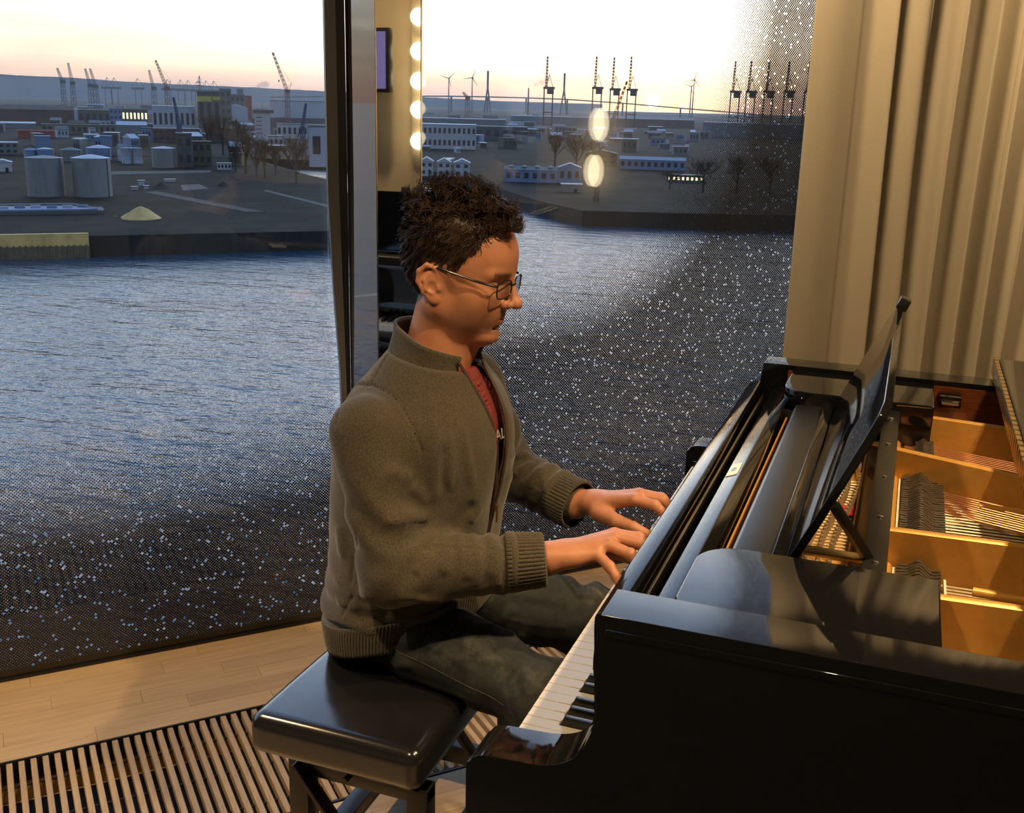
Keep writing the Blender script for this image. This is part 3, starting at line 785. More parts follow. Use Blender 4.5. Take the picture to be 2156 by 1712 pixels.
# strings in groups between struts (joined as thin stuff)
def strings(name, rows, m, rad):
    s = MB()
    for a, b in rows: s.tube([a, b], rad, 5, cap=False)
    o = s.build(name, m, pn, smooth=True, recalc=False); o['kind'] = 'stuff'; return o
ZS = 0.876
def fan(y0, y1, nn, dx, x0=0.300, x1=1.6, z=ZS, dy=0.0, grp=1):
    r = []
    for i in range(nn):
        t = (i // grp) * grp / (nn - 1); y = y0 + (y1 - y0) * t + (i % grp) * 0.0021; t = i / (nn - 1)
        r.append(((x0, y, z), (x1 + dx * t, y + dy, z)))
    return r
strings('treble_strings', fan(-0.590, -0.445, 45, 0.2, x1=0.75, dy=0.02, grp=3), STRING, 0.0006)
strings('upper_middle_strings', fan(-0.415, -0.215, 51, 0.3, x1=0.95, dy=0.03, grp=3), STRING, 0.00055)
strings('lower_middle_strings', fan(-0.185, 0.225, 84, 0.35, x1=1.15, dy=0.05, grp=3), STRING, 0.0006)
strings('bass_strings', fan(0.10, 0.49, 34, 0.15, x0=0.470, x1=1.30, z=ZS + 0.016, dy=-0.30), COPPER, 0.0015)
strings('deep_bass_strings', fan(0.52, 0.60, 12, 0.1, x0=0.300, x1=1.5, z=ZS + 0.014, dy=-0.12), COPPER, 0.0018)
# tuning pins, joined: too small to pick apart
tp = MB(); rr = random.Random(7)
for i in range(200):
    y = -0.60 + 1.2 * i / 199
    if min(abs(y - q) for q in (-0.43, -0.2, 0.238, 0.505)) < 0.012: continue
    x = 0.345 + 0.018 * (i % 3) + 0.012 * math.sin(y * 9)
    tp.lathe([(0.0034, 0.868), (0.0034, 0.898), (0.0028, 0.9)], 6, (x, y, 0))
o = tp.build('tuning_pins', STRING, pn, smooth=True); o['kind'] = 'stuff'
for y0, y1 in ((-0.59, -0.45), (-0.41, -0.22), (-0.18, 0.06), (0.26, 0.48)):
    MB().prism([(0.300, y0), (0.318, y0), (0.330, y1), (0.306, y1)], 0.868, 0.8745, 'z').build('felt_strip', FELT, pn, bevel=0.002)
for y0, y1 in ((-0.33, -0.29), (0.02, 0.06)):
    MB().prism([(0.395, y0), (0.36, y0 - 0.01), (0.37, y1), (0.395, y1)], 0.8795, 0.884, 'z').build('felt_wedge', FELT, pn, bevel=0.001)
# dampers: one small head per note, joined per section (under ten pixels each)
def dampers(name, y0, y1, x0, x1, amp, ph):
    d = MB(); nn = int((y1 - y0) / 0.0112)
    for i in range(nn):
        y = y0 + (i + 0.5) * (y1 - y0) / nn
        K = 12; w = 0.0041
        top = []
        for j in range(K + 1):
            t = j / K; x = x0 + (x1 - x0) * t
            top.append((x, 0.908 + amp * (0.55 * math.cos((t - 0.45) * 2 * PI) + 0.25 * math.cos(t * 4 * PI + ph)) + rr.uniform(-0.0006, 0.0006)))
        d.prism([(x0, 0.880)] + top + [(x1, 0.880)], y - w, y + w, 'y')
    o = d.build(name, SATIN if False else DAMP, pn); o['kind'] = 'stuff'; return o
DAMP = mat('damper_heads', (0.06, 0.05, 0.038), 0.35, coat=0.2)
dampers('treble_dampers', -0.415, -0.222, 0.468, 0.530, 0.010, 0.0)
dampers('middle_dampers', -0.175, 0.215, 0.468, 0.540, 0.011, 0.6)
dampers('bass_dampers', 0.27, 0.47, 0.490, 0.525, 0.006, 1.5)
for y0, y1 in ((-0.415, -0.222), (-0.175, 0.215)):
    MB().box(0.4625, 0.4665, y0, y1, 0.880, 0.897).build('damper_guide', IVORY, pn)
MB().box(0.536, 0.5395, -0.415, -0.222, 0.878, 0.890).build('damper_guide', IVORY, pn)
# bridge and pins further in
MB().prism([(0.60, -0.59), (0.64, -0.59), (0.80, -0.2), (1.2, 0.05), (1.18, 0.08), (0.77, -0.18)], 0.812, 0.868, 'z').build('treble_bridge', SPRUCE, pn, bevel=0.003)
MB().box(0.575, 0.66, -0.60, -0.50, 0.858, 0.888).build('agraffe_block', GOLD, pn, bevel=0.006)
ag = MB()
for i in range(12):
    for j in range(3): ag.box(0.585 + 0.02 * j + 0.002 * i, 0.592 + 0.02 * j + 0.002 * i, -0.595 + 0.008 * i, -0.590 + 0.008 * i, 0.888, 0.9)
o = ag.build('agraffes', BRASSP, pn); o['kind'] = 'stuff'
for y, x0 in ((-0.255, 0.575), (0.13, 0.60)):
    MB().tube([(x0, y, 0.892), (x0 + 0.14, y - 0.005, 0.892)], 0.007, 10).build('plate_rib', GOLD, pn, smooth=True)
MB().box(0.53, 0.575, 0.60, 0.655, 0.945, 0.972).build('lid_lock', EBONY, pn, bevel=0.003)
MB().tube([(0.535, 0.597, 0.958), (0.57, 0.597, 0.958)], 0.004, 8).build('lock_bolt', CHROME, pn, smooth=True)
# lid, closed over the tail, front flap folded back on top of it; piano hinge along the fold
XH = 0.640
lid = [p for p in out if p[0] > XH]
lid = [(XH + 0.006, -YO - 0.012)] + [(x + (0.012 if x > 1.7 else 0), y + (-0.012 if y < 0 else 0.012)) for x, y in lid] + [(XH + 0.006, YO + 0.012)]
MB().prism(lid, 0.996, 1.016, 'z').build('lid', EBONY, pn, bevel=0.004, seg=3, angle=0.9)
MB().box(XH + 0.008, XH + 0.52, -YO - 0.012, YO + 0.012, 1.0185, 1.0365).build('lid_flap', EBONY, pn, bevel=0.004, seg=3)
hg = MB().tube([(XH + 0.003, -YO, 1.0175), (XH + 0.003, YO, 1.0175)], 0.0042, 10).build('hinge', BRASSP, pn, smooth=True)
lf = MB().box(XH - 0.002, XH + 0.0075, -0.0145, 0.0145, 0.998, 1.0355).build('hinge_knuckle', BRASSP, hg, bevel=0.0015)
lf.location = (0, -YO + 0.02, 0)
for i in range(1, 46):
    c = lf.copy(); COL.objects.link(c); c.parent = hg; c.location = (0, -YO + 0.02 + i * 0.0326, 0)
# legs and pedal lyre
def leg(x, y):
    L = MB(); L.lathe([(0.035, 0.06), (0.05, 0.10), (0.042, 0.16), (0.055, 0.45), (0.07, 0.58), (0.075, 0.60)], 16, (x, y, 0)); L.build('leg', EBONY, pn, smooth=True)
    MB().lathe([(0.03, 0.0), (0.034, 0.01), (0.034, 0.05), (0.02, 0.06)], 14, (x, y, 0)).build('castor', BRASSP, pn, smooth=True)
leg(0.32, -0.60); leg(0.32, 0.60); leg(1.75, 0.30)
ly = MB(); ly.box(0.33, 0.37, -0.20, -0.16, 0.14, 0.60); ly.box(0.33, 0.37, 0.16, 0.20, 0.14, 0.60); ly.box(0.28, 0.42, -0.22, 0.22, 0.06, 0.14)
ly.build('pedal_lyre', EBONY, pn, bevel=0.006)
for y in (-0.08, 0.0, 0.08):
    MB().prism([(0.14, -0.016), (0.16, -0.024), (0.28, -0.014), (0.28, 0.014), (0.16, 0.024), (0.14, 0.016)], 0.085, 0.095, 'z').build('pedal', BRASSP, pn, bevel=0.003).location = (0, y, 0)

# ------------------------------------------------------------------ piano bench
LEATH = mat('black_leather', (0.010, 0.010, 0.011), 0.24, spec=1.0, build=lambda t, b: (bump(t, b, noise(t, tex_obj(t), 260, 3), 0.06, 0.0005), t.links.new(ramp(t, noise(t, tex_obj(t), 4, 3), [(0.3, 0.13), (0.7, 0.18)]), b.inputs['Roughness'])))
bn = thing('piano_bench', 'black leather piano bench with a padded seat on dark legs', 'bench', (-0.425, -0.045, 0))
def cushion(P):
    q = np.abs(P - np.array((0, 0, 0.4435))) - np.array((0.173, 0.347, 0.0415)) + 0.026
    d = np.linalg.norm(np.maximum(q, 0), axis=1) + np.minimum(q.max(1), 0) - 0.026
    crown = 0.010 * np.clip(1 - (P[:, 0] / 0.17) ** 2, 0, 1) * np.clip(1 - (P[:, 1] / 0.34) ** 2, 0, 1)
    sit = 0.012 * np.exp(-((P[:, 0] + 0.03) / 0.13) ** 2 - ((P[:, 1] - 0.04) / 0.16) ** 2)
    return d - np.where(P[:, 2] > 0.45, crown - sit, 0)
V, Q = surface_net(cushion, (-0.20, -0.37, 0.39), (0.20, 0.37, 0.51), 0.004)
np_mesh('seat_cushion', V, Q, LEATH, bn)
MB().box(-0.135, 0.135, -0.305, 0.305, 0.388, 0.410).build('seat_frame', SATIN, bn, bevel=0.003)
for sy in (-0.235, 0.235):
    for sx in (-0.125, 0.125):
        MB().box(sx - 0.021, sx + 0.021, sy - 0.021, sy + 0.021, 0.0, 0.345).build('leg', SATIN, bn, bevel=0.004)
    MB().box(-0.146, 0.146, sy - 0.016, sy + 0.016, 0.070, 0.115).build('stretcher', SATIN, bn, bevel=0.003)
    MB().box(-0.146, 0.146, sy - 0.018, sy + 0.018, 0.315, 0.345).build('top_rail', SATIN, bn, bevel=0.003)
    MB().bar((-0.125, sy - 0.026, 0.345), (0.09, sy - 0.026, 0.06), 0.010, 0.030, up=(0, 1, 0)).build('diagonal_brace', STEEL, bn, bevel=0.002)
for sx in (-0.06, 0.06):
    MB().bar((sx, -0.20, 0.325), (sx, 0.06, 0.388), 0.014, 0.022).build('scissor_bar', STEEL, bn, bevel=0.002)
    MB().bar((sx + 0.016, 0.20, 0.325), (sx + 0.016, -0.06, 0.388), 0.014, 0.022).build('scissor_bar', STEEL, bn, bevel=0.002)
MB().tube([(0.0, -0.30, 0.36), (0.0, 0.30, 0.36)], 0.007, 8).build('lift_spindle', STEEL, bn, smooth=True)
MB().box(-0.125 - 0.02, -0.125 + 0.02, -0.235, 0.235, 0.075, 0.11).build('long_stretcher', SATIN, bn, bevel=0.003)
MB().box(0.125 - 0.02, 0.125 + 0.02, -0.235, 0.235, 0.075, 0.11).build('long_stretcher', SATIN, bn, bevel=0.003)

# ------------------------------------------------------------------ the pianist
person = thing('person', 'man in grey-brown zip sweater and jeans playing the grand piano', 'person', (-0.44, -0.02, 0.0))
PW = Matrix.Translation((0.44, 0.02, 0.0))        # parts are modelled in world space
def own(o, parent=None):
    o.parent = parent or person
    if parent is None: o.matrix_parent_inverse = PW
    return o
def rot3(yaw, pit, roll):
    cy, sy, cp, sp, cr_, sr_ = math.cos(yaw), math.sin(yaw), math.cos(pit), math.sin(pit), math.cos(roll), math.sin(roll)
    return np.array([[cy, -sy, 0], [sy, cy, 0], [0, 0, 1]]) @ np.array([[cp, 0, sp], [0, 1, 0], [-sp, 0, cp]]) @ np.array([[1, 0, 0], [0, cr_, -sr_], [0, sr_, cr_]])
HC = np.array((-0.361, 0.004, 1.252)); HR = rot3(math.radians(1.0), math.radians(11.0), math.radians(1.0)); HS = 1.05
def to_head(P): return ((P - HC) @ HR) / HS
def from_head(p): return HC + (HR @ (np.asarray(p, float) * HS).T).T

def near(P, c, R, fn):
    """exact distance only close by; a safe lower bound elsewhere"""
    d = np.linalg.norm(P - np.asarray(c, float), axis=1) - R + 0.08
    m = d < 0.08
    if m.any(): d[m] = fn(P[m])
    return d
def head_sdf(q, detail=True):
    ys = np.abs(q[:, 1]); qm = q.copy(); qm[:, 1] = ys
    d = ellip(q, (-0.004, 0, 0.042), (0.099, 0.0755, 0.094))                       # cranium
    d = smin(d, ellip(q, (0.042, 0, 0.045), (0.058, 0.060, 0.062)), 0.03)           # forehead
    d = smin(d, ellip(q, (0.040, 0, -0.030), (0.056, 0.056, 0.075)), 0.035)         # face mass
    d = smin(d, rcone(qm, (-0.004, 0.051, -0.052), (0.066, 0.016, -0.091), 0.018, 0.018), 0.028)   # jaw
    d = smin(d, rcone(qm, (-0.006, 0.058, 0.0), (-0.004, 0.050, -0.050), 0.014, 0.015), 0.03)
    d = smin(d, ellip(q, (0.081, 0, -0.0935), (0.018, 0.023, 0.016)), 0.018)         # chin
    d = smin(d, ellip(qm, (0.060, 0.043, -0.016), (0.026, 0.022, 0.020)), 0.022)    # cheekbone
    d = smin(d, ellip(qm, (0.050, 0.036, -0.042), (0.034, 0.026, 0.036)), 0.026)    # cheek
    d = smin(d, rcone(qm, (0.090, 0.012, 0.030), (0.078, 0.047, 0.026), 0.0085, 0.008), 0.014)     # brow
    d = smin(d, ellip(q, (0.0835, 0, -0.053), (0.0165, 0.028, 0.022)), 0.018)         # mouth barrel
    d = smax(d, -ellip(qm, (0.100, 0.032, 0.008), (0.018, 0.020, 0.0115)), 0.012)   # eye socket
    d = smin(d, ellip(qm, (0.0755, 0.032, 0.0075), (0.0135, 0.0150, 0.0125)), 0.004)   # closed lid over the eyeball
    d = smin(d, rcone(q, (0.0955, 0, 0.020), (0.1165, 0, -0.018), 0.0075, 0.0095), 0.010)          # nose
    d = smin(d, ellip(q, (0.1195, 0, -0.0225), (0.0125, 0.0115, 0.0108)), 0.006)
    d = smin(d, ellip(qm, (0.1065, 0.0125, -0.0265), (0.0115, 0.0070, 0.0080)), 0.005)             # nostril wing
    if detail:
        d = smax(d, -ellip(qm, (0.1120, 0.0065, -0.0345), (0.006, 0.0034, 0.004)), 0.003)
        d = smin(d, rcone(qm, (0.0978, 0.0, -0.0505), (0.0835, 0.0215, -0.0545), 0.0058, 0.0040), 0.006)   # upper lip
        d = smin(d, rcone(qm, (0.0962, 0.0, -0.0620), (0.0835, 0.0190, -0.0580), 0.0066, 0.0040), 0.006)   # lower lip
        d = smax(d, -rcone(qm, (0.1045, 0.0, -0.0560), (0.0890, 0.0250, -0.0572), 0.0013, 0.0012), 0.0035)
        d = smax(d, -rcone(qm, (0.0955, 0.0, -0.0745), (0.091, 0.012, -0.074), 0.003, 0.003), 0.008)       # under lip
    # ears
    e = qm.copy(); tilt = 0.22
    ex, ez = e[:, 0] + 0.010, e[:, 2] + 0.010
    e[:, 0] = ex * math.cos(tilt) + ez * math.sin(tilt); e[:, 2] = -ex * math.sin(tilt) + ez * math.cos(tilt); e[:, 1] = e[:, 1] - 0.0765 + 0.28 * e[:, 0]
    plate = ellip(e, (-0.006, 0.0, 0.004), (0.0185, 0.0050, 0.030))
    helix = chain(e, [(0.010, 0.000, 0.012), (0.006, 0.004, 0.028), (-0.008, 0.006, 0.034), (-0.021, 0.006, 0.024), (-0.024, 0.005, 0.006), (-0.016, 0.003, -0.014), (-0.006, 0.001, -0.026)], [0.0030, 0.0040, 0.0042, 0.0042, 0.0038, 0.0032, 0.0030], 0.003)
    lobe = ellip(e, (0.001, 0.001, -0.027), (0.0090, 0.0048, 0.0095))
    anti = chain(e, [(-0.004, 0.003, 0.020), (-0.013, 0.005, 0.008), (-0.011, 0.005, -0.008), (0.000, 0.003, -0.016)], [0.0026, 0.0032, 0.0034, 0.003], 0.003)
    trag = ellip(e, (0.009, 0.003, -0.006), (0.0045, 0.0040, 0.0075))
    ear = smin(smin(smin(plate, helix, 0.003), lobe, 0.006), smin(anti, trag, 0.003), 0.003)
    ear = smax(ear, -ellip(e, (-0.001, 0.0075, -0.004), (0.0085, 0.0080, 0.0095)), 0.003)
    ear = smin(ear, ellip(e, (0.004, -0.010, 0.0), (0.012, 0.012, 0.022)), 0.006)
    d = smin(d, ear, 0.004)
    return d * HS

# pose (world metres)
NECK = [np.array((-0.375, 0.000, 1.165)), np.array((-0.408, -0.005, 1.060))]
SHR, ELR, WRR = np.array((-0.447, -0.196, 0.985)), np.array((-0.378, -0.232, 0.738)), np.array((-0.125, -0.128, 0.766))
SHL, ELL, WRL = np.array((-0.400, 0.180, 0.995)), np.array((-0.360, 0.285, 0.775)), np.array((-0.170, 0.215, 0.745))
def hand_sdf(P, W, mcp, fingers, thumb, cen):
    # forearm end, carpus, metacarpals, fingers
    d = None
    for i, m in enumerate(mcp):
        base = W + (m - W) * 0.28 + (m - cen) * 0.18
        e = rcone(P, base, m, 0.0180, 0.0128 - 0.0007 * i)
        d = e if d is None else smin(d, e, 0.012)
    d = smin(d, ellip(P, W + (cen - W) * 0.30, (0.040, 0.031, 0.0215)), 0.016)
    for i, f in enumerate(fingers):
        r = (0.0106, 0.0108, 0.0103, 0.0093)[i]
        pts = [mcp[i]] + f; rr_ = [r * 1.12, r * 1.02, r * 0.90, r * 0.74]
        g = chain(P, pts, rr_, 0.003)
        for j in (1, 2): g = smin(g, ball(P, pts[j], rr_[j] * 1.07), 0.003)
        d = smin(d, g, 0.0045)
    tr = [0.0200, 0.0145, 0.0120, 0.0095]
    d = smin(d, rcone(P, thumb[0], thumb[1], tr[0], tr[1]), 0.014)
    d = smin(d, chain(P, thumb[1:], tr[1:], 0.003), 0.006)
    # tendons
    for i, m in enumerate(mcp):
        up = np.array((0, 0, 0.0042)); d = smin(d, rcone(P, W + (m - W) * 0.45 + up * 1.6, m + up, 0.0035, 0.0055), 0.007)
    return d
V3 = lambda *a: np.array(a, float)
RM = [V3(-0.016, -0.050, 0.803), V3(-0.008, -0.071, 0.806), V3(-0.014, -0.093, 0.799), V3(-0.030, -0.113, 0.786)]
RF = [[V3(0.028, -0.040, 0.800), V3(0.050, -0.037, 0.780), V3(0.060, -0.036, 0.752)],
      [V3(0.038, -0.070, 0.802), V3(0.062, -0.070, 0.780), V3(0.072, -0.070, 0.754)],
      [V3(0.028, -0.103, 0.793), V3(0.050, -0.108, 0.773), V3(0.060, -0.111, 0.750)],
      [V3(-0.002, -0.132, 0.776), V3(0.015, -0.143, 0.762), V3(0.026, -0.151, 0.746)]]
RT = [V3(-0.095, -0.085, 0.760), V3(-0.052, -0.045, 0.757), V3(-0.018, -0.025, 0.754), V3(0.010, -0.018, 0.745)]
LM = [V3(-0.030, 0.160, 0.796), V3(-0.024, 0.181, 0.800), V3(-0.032, 0.203, 0.794), V3(-0.050, 0.222, 0.782)]
LF = [[V3(0.014, 0.150, 0.794), V3(0.040, 0.147, 0.776), V3(0.052, 0.146, 0.751)],
      [V3(0.022, 0.180, 0.797), V3(0.048, 0.181, 0.776), V3(0.060, 0.182, 0.752)],
      [V3(0.012, 0.210, 0.790), V3(0.036, 0.213, 0.771), V3(0.047, 0.214, 0.750)],
      [V3(-0.016, 0.240, 0.776), V3(0.004, 0.249, 0.762), V3(0.016, 0.254, 0.746)]]
LT = [V3(-0.108, 0.172, 0.752), V3(-0.060, 0.138, 0.752), V3(-0.022, 0.122, 0.752), V3(0.008, 0.118, 0.744)]
def body_sdf(P):
    d = near(P, HC + np.array((0.0, 0, 0.02)), 0.20, lambda X: head_sdf(to_head(X)))
    nk = rcone(P, NECK[0] + V3(-0.010, 0, 0.02), NECK[1], 0.053, 0.062)
    nk = smin(nk, rcone(P, NECK[0] + V3(0.035, 0, -0.010), NECK[1] + V3(0.04, 0, 0.02), 0.026, 0.036), 0.03)
    nk = smin(nk, ball(P, from_head((0.052, 0, -0.105)) + V3(-0.012, 0, -0.022), 0.013), 0.03)       # throat
    d = smin(d, nk, 0.024)
    # trunk and arms, hidden inside the clothes
    d = smin(d, rcone(P, (-0.445, -0.01, 0.98), (-0.47, -0.015, 0.62), 0.105, 0.100), 0.05)
    for S, E, W, M, Fi, T in ((SHR, ELR, WRR, RM, RF, RT), (SHL, ELL, WRL, LM, LF, LT)):
        d = smin(d, rcone(P, (S + NECK[1]) / 2 + V3(0, 0, -0.05), S, 0.06, 0.052), 0.04)
        d = smin(d, rcone(P, S, E, 0.048, 0.040), 0.02)
        d = smin(d, rcone(P, E, W, 0.042, 0.0315), 0.02)
        cen = (M[1] + M[2]) / 2
        d = smin(d, near(P, (W + cen) / 2 + np.array((0.02, 0, 0)), 0.15, lambda X, W=W, M=M, Fi=Fi, T=T, cen=cen: hand_sdf(X, W, M, Fi, T, cen)), 0.016)
    return d
V, Q = surface_net(body_sdf, (-0.62, -0.32, 0.48), (0.10, 0.36, 1.42), 0.0025)
hq = to_head(V)
# pigment masks: scalp hair, lips, stubble, ruddy areas
hl = hq[:, 2] - np.interp(hq[:, 0], [-0.12, -0.06, -0.032, -0.018, 0.012, 0.030, 0.048, 0.062, 0.080, 0.11], [-0.070, -0.074, -0.042, 0.010, 0.010, 0.030, 0.060, 0.088, 0.103, 0.108])
onhead = (np.linalg.norm(hq, axis=1) < 0.17) & (hq[:, 2] > -0.085)
earz = (np.abs(hq[:, 1]) > 0.070) & (hq[:, 0] > -0.040) & (hq[:, 0] < 0.016) & (hq[:, 2] < 0.030)
scalp = np.clip(hl / 0.008 + 0.5, 0, 1) * onhead * (~earz)
lipm = np.exp(-((hq[:, 2] + 0.0562) / 0.0085) ** 2) * np.clip((hq[:, 0] - 0.085) / 0.006, 0, 1) * (np.abs(hq[:, 1]) < 0.024) * (hq[:, 0] < 0.12)
stub = np.clip((-hq[:, 2] - 0.030) / 0.025, 0, 1) * np.clip((hq[:, 0] - 0.0) / 0.03, 0, 1) * onhead.astype(float) * (hq[:, 2] > -0.13)
stub = np.maximum(stub, np.exp(-((hq[:, 2] + 0.0425) / 0.0055) ** 2) * np.clip((hq[:, 0] - 0.080) / 0.01, 0, 1) * (np.abs(hq[:, 1]) < 0.026) * 1.6)
brow = np.exp(-((hq[:, 2] - 0.028) / 0.0042) ** 2) * np.clip((hq[:, 0] - 0.068) / 0.01, 0, 1) * ((np.abs(hq[:, 1]) > 0.012) & (np.abs(hq[:, 1]) < 0.052))
def skin_build(t, b):
    v = tex_obj(t); n1 = noise(t, v, 28, 5); n2 = noise(t, v, 240, 3)
    col = ramp(t, n1, [(0.3, (0.46, 0.190, 0.100)), (0.55, (0.53, 0.235, 0.130)), (0.75, (0.57, 0.24, 0.145))])
    def at(n):
        a = t.nodes.new('ShaderNodeAttribute'); a.attribute_name = n; return a.outputs['Fac']
    col = mixc(t, _math(t, 'MULTIPLY', at('lips'), 0.6, clamp=True), col, (0.40, 0.13, 0.09))
    col = mixc(t, _math(t, 'MULTIPLY', at('stubble'), _math(t, 'MULTIPLY_ADD', n2, 0.5, 0.08), clamp=True), col, (0.13, 0.085, 0.065))
    col = mixc(t, _math(t, 'MULTIPLY', at('brow'), 0.8, clamp=True), col, (0.05, 0.03, 0.022))
    col = mixc(t, at('scalp'), col, (0.030, 0.017, 0.011))
    t.links.new(col, b.inputs['Base Color'])
    b.inputs['Subsurface Weight'].default_value = 0.12; b.inputs['Subsurface Radius'].default_value = (0.010, 0.004, 0.002); b.inputs['Subsurface Scale'].default_value = 0.6
    bump(t, b, n2, 0.12, 0.0008)
SKIN = mat('warm_skin', (0.58, 0.30, 0.18), 0.48, build=skin_build)
body = own(np_mesh('body', V, Q, SKIN, attrs={'scalp': scalp, 'lips': lipm, 'stubble': stub, 'brow': brow}))

# fingernails
NAIL = mat('finger_nail', (0.62, 0.36, 0.26), 0.3)
for Fs in (RF, LF):
    for f_ in Fs:
        dv = f_[2] - f_[1]; dv = dv / np.linalg.norm(dv); upv = np.cross(dv, (0, 1, 0)); upv = -upv if upv[0] < 0 else upv
        c = f_[2] + dv * 0.002 + upv * 0.0052; sd = np.cross(dv, upv)
        M_ = Matrix(((sd[0], dv[0], upv[0], c[0]), (sd[1], dv[1], upv[1], c[1]), (sd[2], dv[2], upv[2], c[2]), (0, 0, 0, 1)))
        own(MB().box(-0.0045, 0.0045, -0.006, 0.005, -0.001, 0.0012, M_).build('finger_nail', NAIL, bevel=0.0008), body)

# ---- sweater: implicit shell with folds, slit open at the zip
TL = np.array([  # z, cx, half depth, half width
    (0.470, -0.446, 0.142, 0.186), (0.520, -0.452, 0.154, 0.194), (0.580, -0.452, 0.160, 0.196), (0.660, -0.442, 0.158, 0.192), (0.760, -0.432, 0.162, 0.192),
    (0.860, -0.420, 0.168, 0.196), (0.930, -0.414, 0.167, 0.200), (0.985, -0.412, 0.158, 0.192), (1.025, -0.412, 0.140, 0.165), (1.060, -0.408, 0.114, 0.130), (1.095, -0.402, 0.088, 0.094), (1.130, -0.398, 0.072, 0.078)])
CY = -0.015
_zf = np.linspace(TL[0, 0], TL[-1, 0], 221); _kk = np.exp(-np.linspace(-2.5, 2.5, 35) ** 2); _kk /= _kk.sum()
TL = np.stack([_zf] + [np.convolve(np.pad(np.interp(_zf, TL[:, 0], TL[:, c]), 17, mode='edge'), _kk, 'valid') for c in (1, 2, 3)], 1)
def torso(P, grow=0.0):
    z = np.clip(P[:, 2], TL[0, 0], TL[-1, 0])
    cx = np.interp(z, TL[:, 0], TL[:, 1]); a = np.interp(z, TL[:, 0], TL[:, 2]) + grow; b_ = np.interp(z, TL[:, 0], TL[:, 3]) + grow
    x = (P[:, 0] - cx) / a; y = (P[:, 1] - CY) / b_
    r = (np.abs(x) ** 2.25 + np.abs(y) ** 2.25) ** (1 / 2.25)
    g = np.sqrt((x / a) ** 2 + (y / b_) ** 2) / np.maximum(r, 1e-3)
    d = (r - 1) / np.maximum(g, 3.0)
    return d
def arm_folds(P, S, E, W):
    f = 0
    # squashed folds in the crook of the elbow
    ax = (W - E) / np.linalg.norm(W - E); up = (S - E) / np.linalg.norm(S - E)
    q = P - E; s = q @ ax; u = q @ up
    ang = np.arctan2(u, s)
    rad_ = np.linalg.norm(q, axis=1)
    nr_ = np.exp(-((rad_ - 0.075) / 0.040) ** 2) * np.exp(-((ang - 0.95) / 0.75) ** 2)
    f = f + 0.0030 * np.exp(-((u + 0.01) / 0.05) ** 2) * np.exp(-((s - 0.05) / 0.06) ** 2) * np.sin(s * 70 - u * 90 + 2.0 * vnoise(P * 2.5, 7))
    t = np.clip(s / np.linalg.norm(W - E), 0, 1)
    f = f + 0.0042 * np.exp(-((t - 0.72) / 0.22) ** 2) * (s > 0) * np.sin(s * 190 + 2.2 * vnoise(P * 4.0, 8)) * (0.5 + 0.5 * (P[:, 2] > E[2]))
    f = f + 0.0038 * np.exp(-((u - 0.10) / 0.07) ** 2) * (u > 0) * np.sin(u * 85 + s * 60 + 2 * vnoise(P * 3.0, 9))
    return f
def hem_z(x): return 0.492 + 0.34 * np.clip(x + 0.60, 0.0, 0.30)
def sweater_sdf(P):
    tz = torso(P)
    tf = 0.0050 * np.exp(-((P[:, 2] - 0.60) / 0.055) ** 2) * np.sin(P[:, 2] * 120 + 2.6 * vnoise(P * 1.6, 4) + P[:, 0] * 9)
    tf = tf + 0.0040 * np.sin(P[:, 1] * 45 + P[:, 0] * 34 + 1.6 * vnoise(P * 2.0, 5)) * np.exp(-((P[:, 2] - 0.84) / 0.12) ** 2) * (P[:, 0] > -0.46)
    d = tz + tf
    for S, E, W, side in ((SHR, ELR, WRR, -1), (SHL, ELL, WRL, 1)):
        Wc = E + (W - E) * 0.80
        up = rcone(P, S, E, 0.068, 0.060); lo = rcone(P, E, Wc, 0.060, 0.054)
        a = smin(up, lo, 0.030) + arm_folds(P, S, E, W)
        d = smin(d, a, 0.030 if side < 0 else 0.03)
    d = d + 0.0016 * vnoise(P * 5.0, 12)
    d = d + fold_field(P)
    d = smax(d, hem_z(P[:, 0]) + 0.040 - P[:, 2], 0.004)      # hem cut, rising to the front
    d = smax(d, P[:, 2] - 1.100 - 0.35 * (P[:, 0] + 0.43) * -1.0 * 0.5, 0.004)
    sh = smax(d, -(d + 0.0065), 0.002)
    # front opening
    z = P[:, 2]; w = np.interp(z, [0.80, 0.86, 0.98, 1.06, 1.12], [-0.002, 0.013, 0.028, 0.037, 0.046])
    yc = np.interp(z, [0.55, 0.80, 1.10], [ZIPY[0], ZIPY[1], ZIPY[2]])
    cut = np.where(P[:, 0] > -0.40, np.abs(P[:, 1] - yc) - w, 1.0)
    return smax(sh, -cut, 0.003)
ZIPY = (-0.045, -0.040, -0.022)
def sweater_base(P):
    d = torso(P)
    for S, E, W in ((SHR, ELR, WRR), (SHL, ELL, WRL)):
        Wc = E + (W - E) * 0.80
        d = smin(d, smin(rcone(P, S, E, 0.068, 0.060), rcone(P, E, Wc, 0.060, 0.054), 0.030), 0.030)
    return d
def trace(pix, fn):
    """first hits of the camera rays of several pixels on an implicit surface"""
    rd = np.array([ray(x, y) for x, y in pix]); t = np.full(len(pix), 1.2); e = t
    for _ in range(60):
        e = fn(CAM + rd * t[:, None]); t = np.minimum(t + e * 0.8, 3.2)
    return [CAM + r * q if abs(d_) < 0.004 and q < 3.1 else None for r, q, d_ in zip(rd, t, e)]
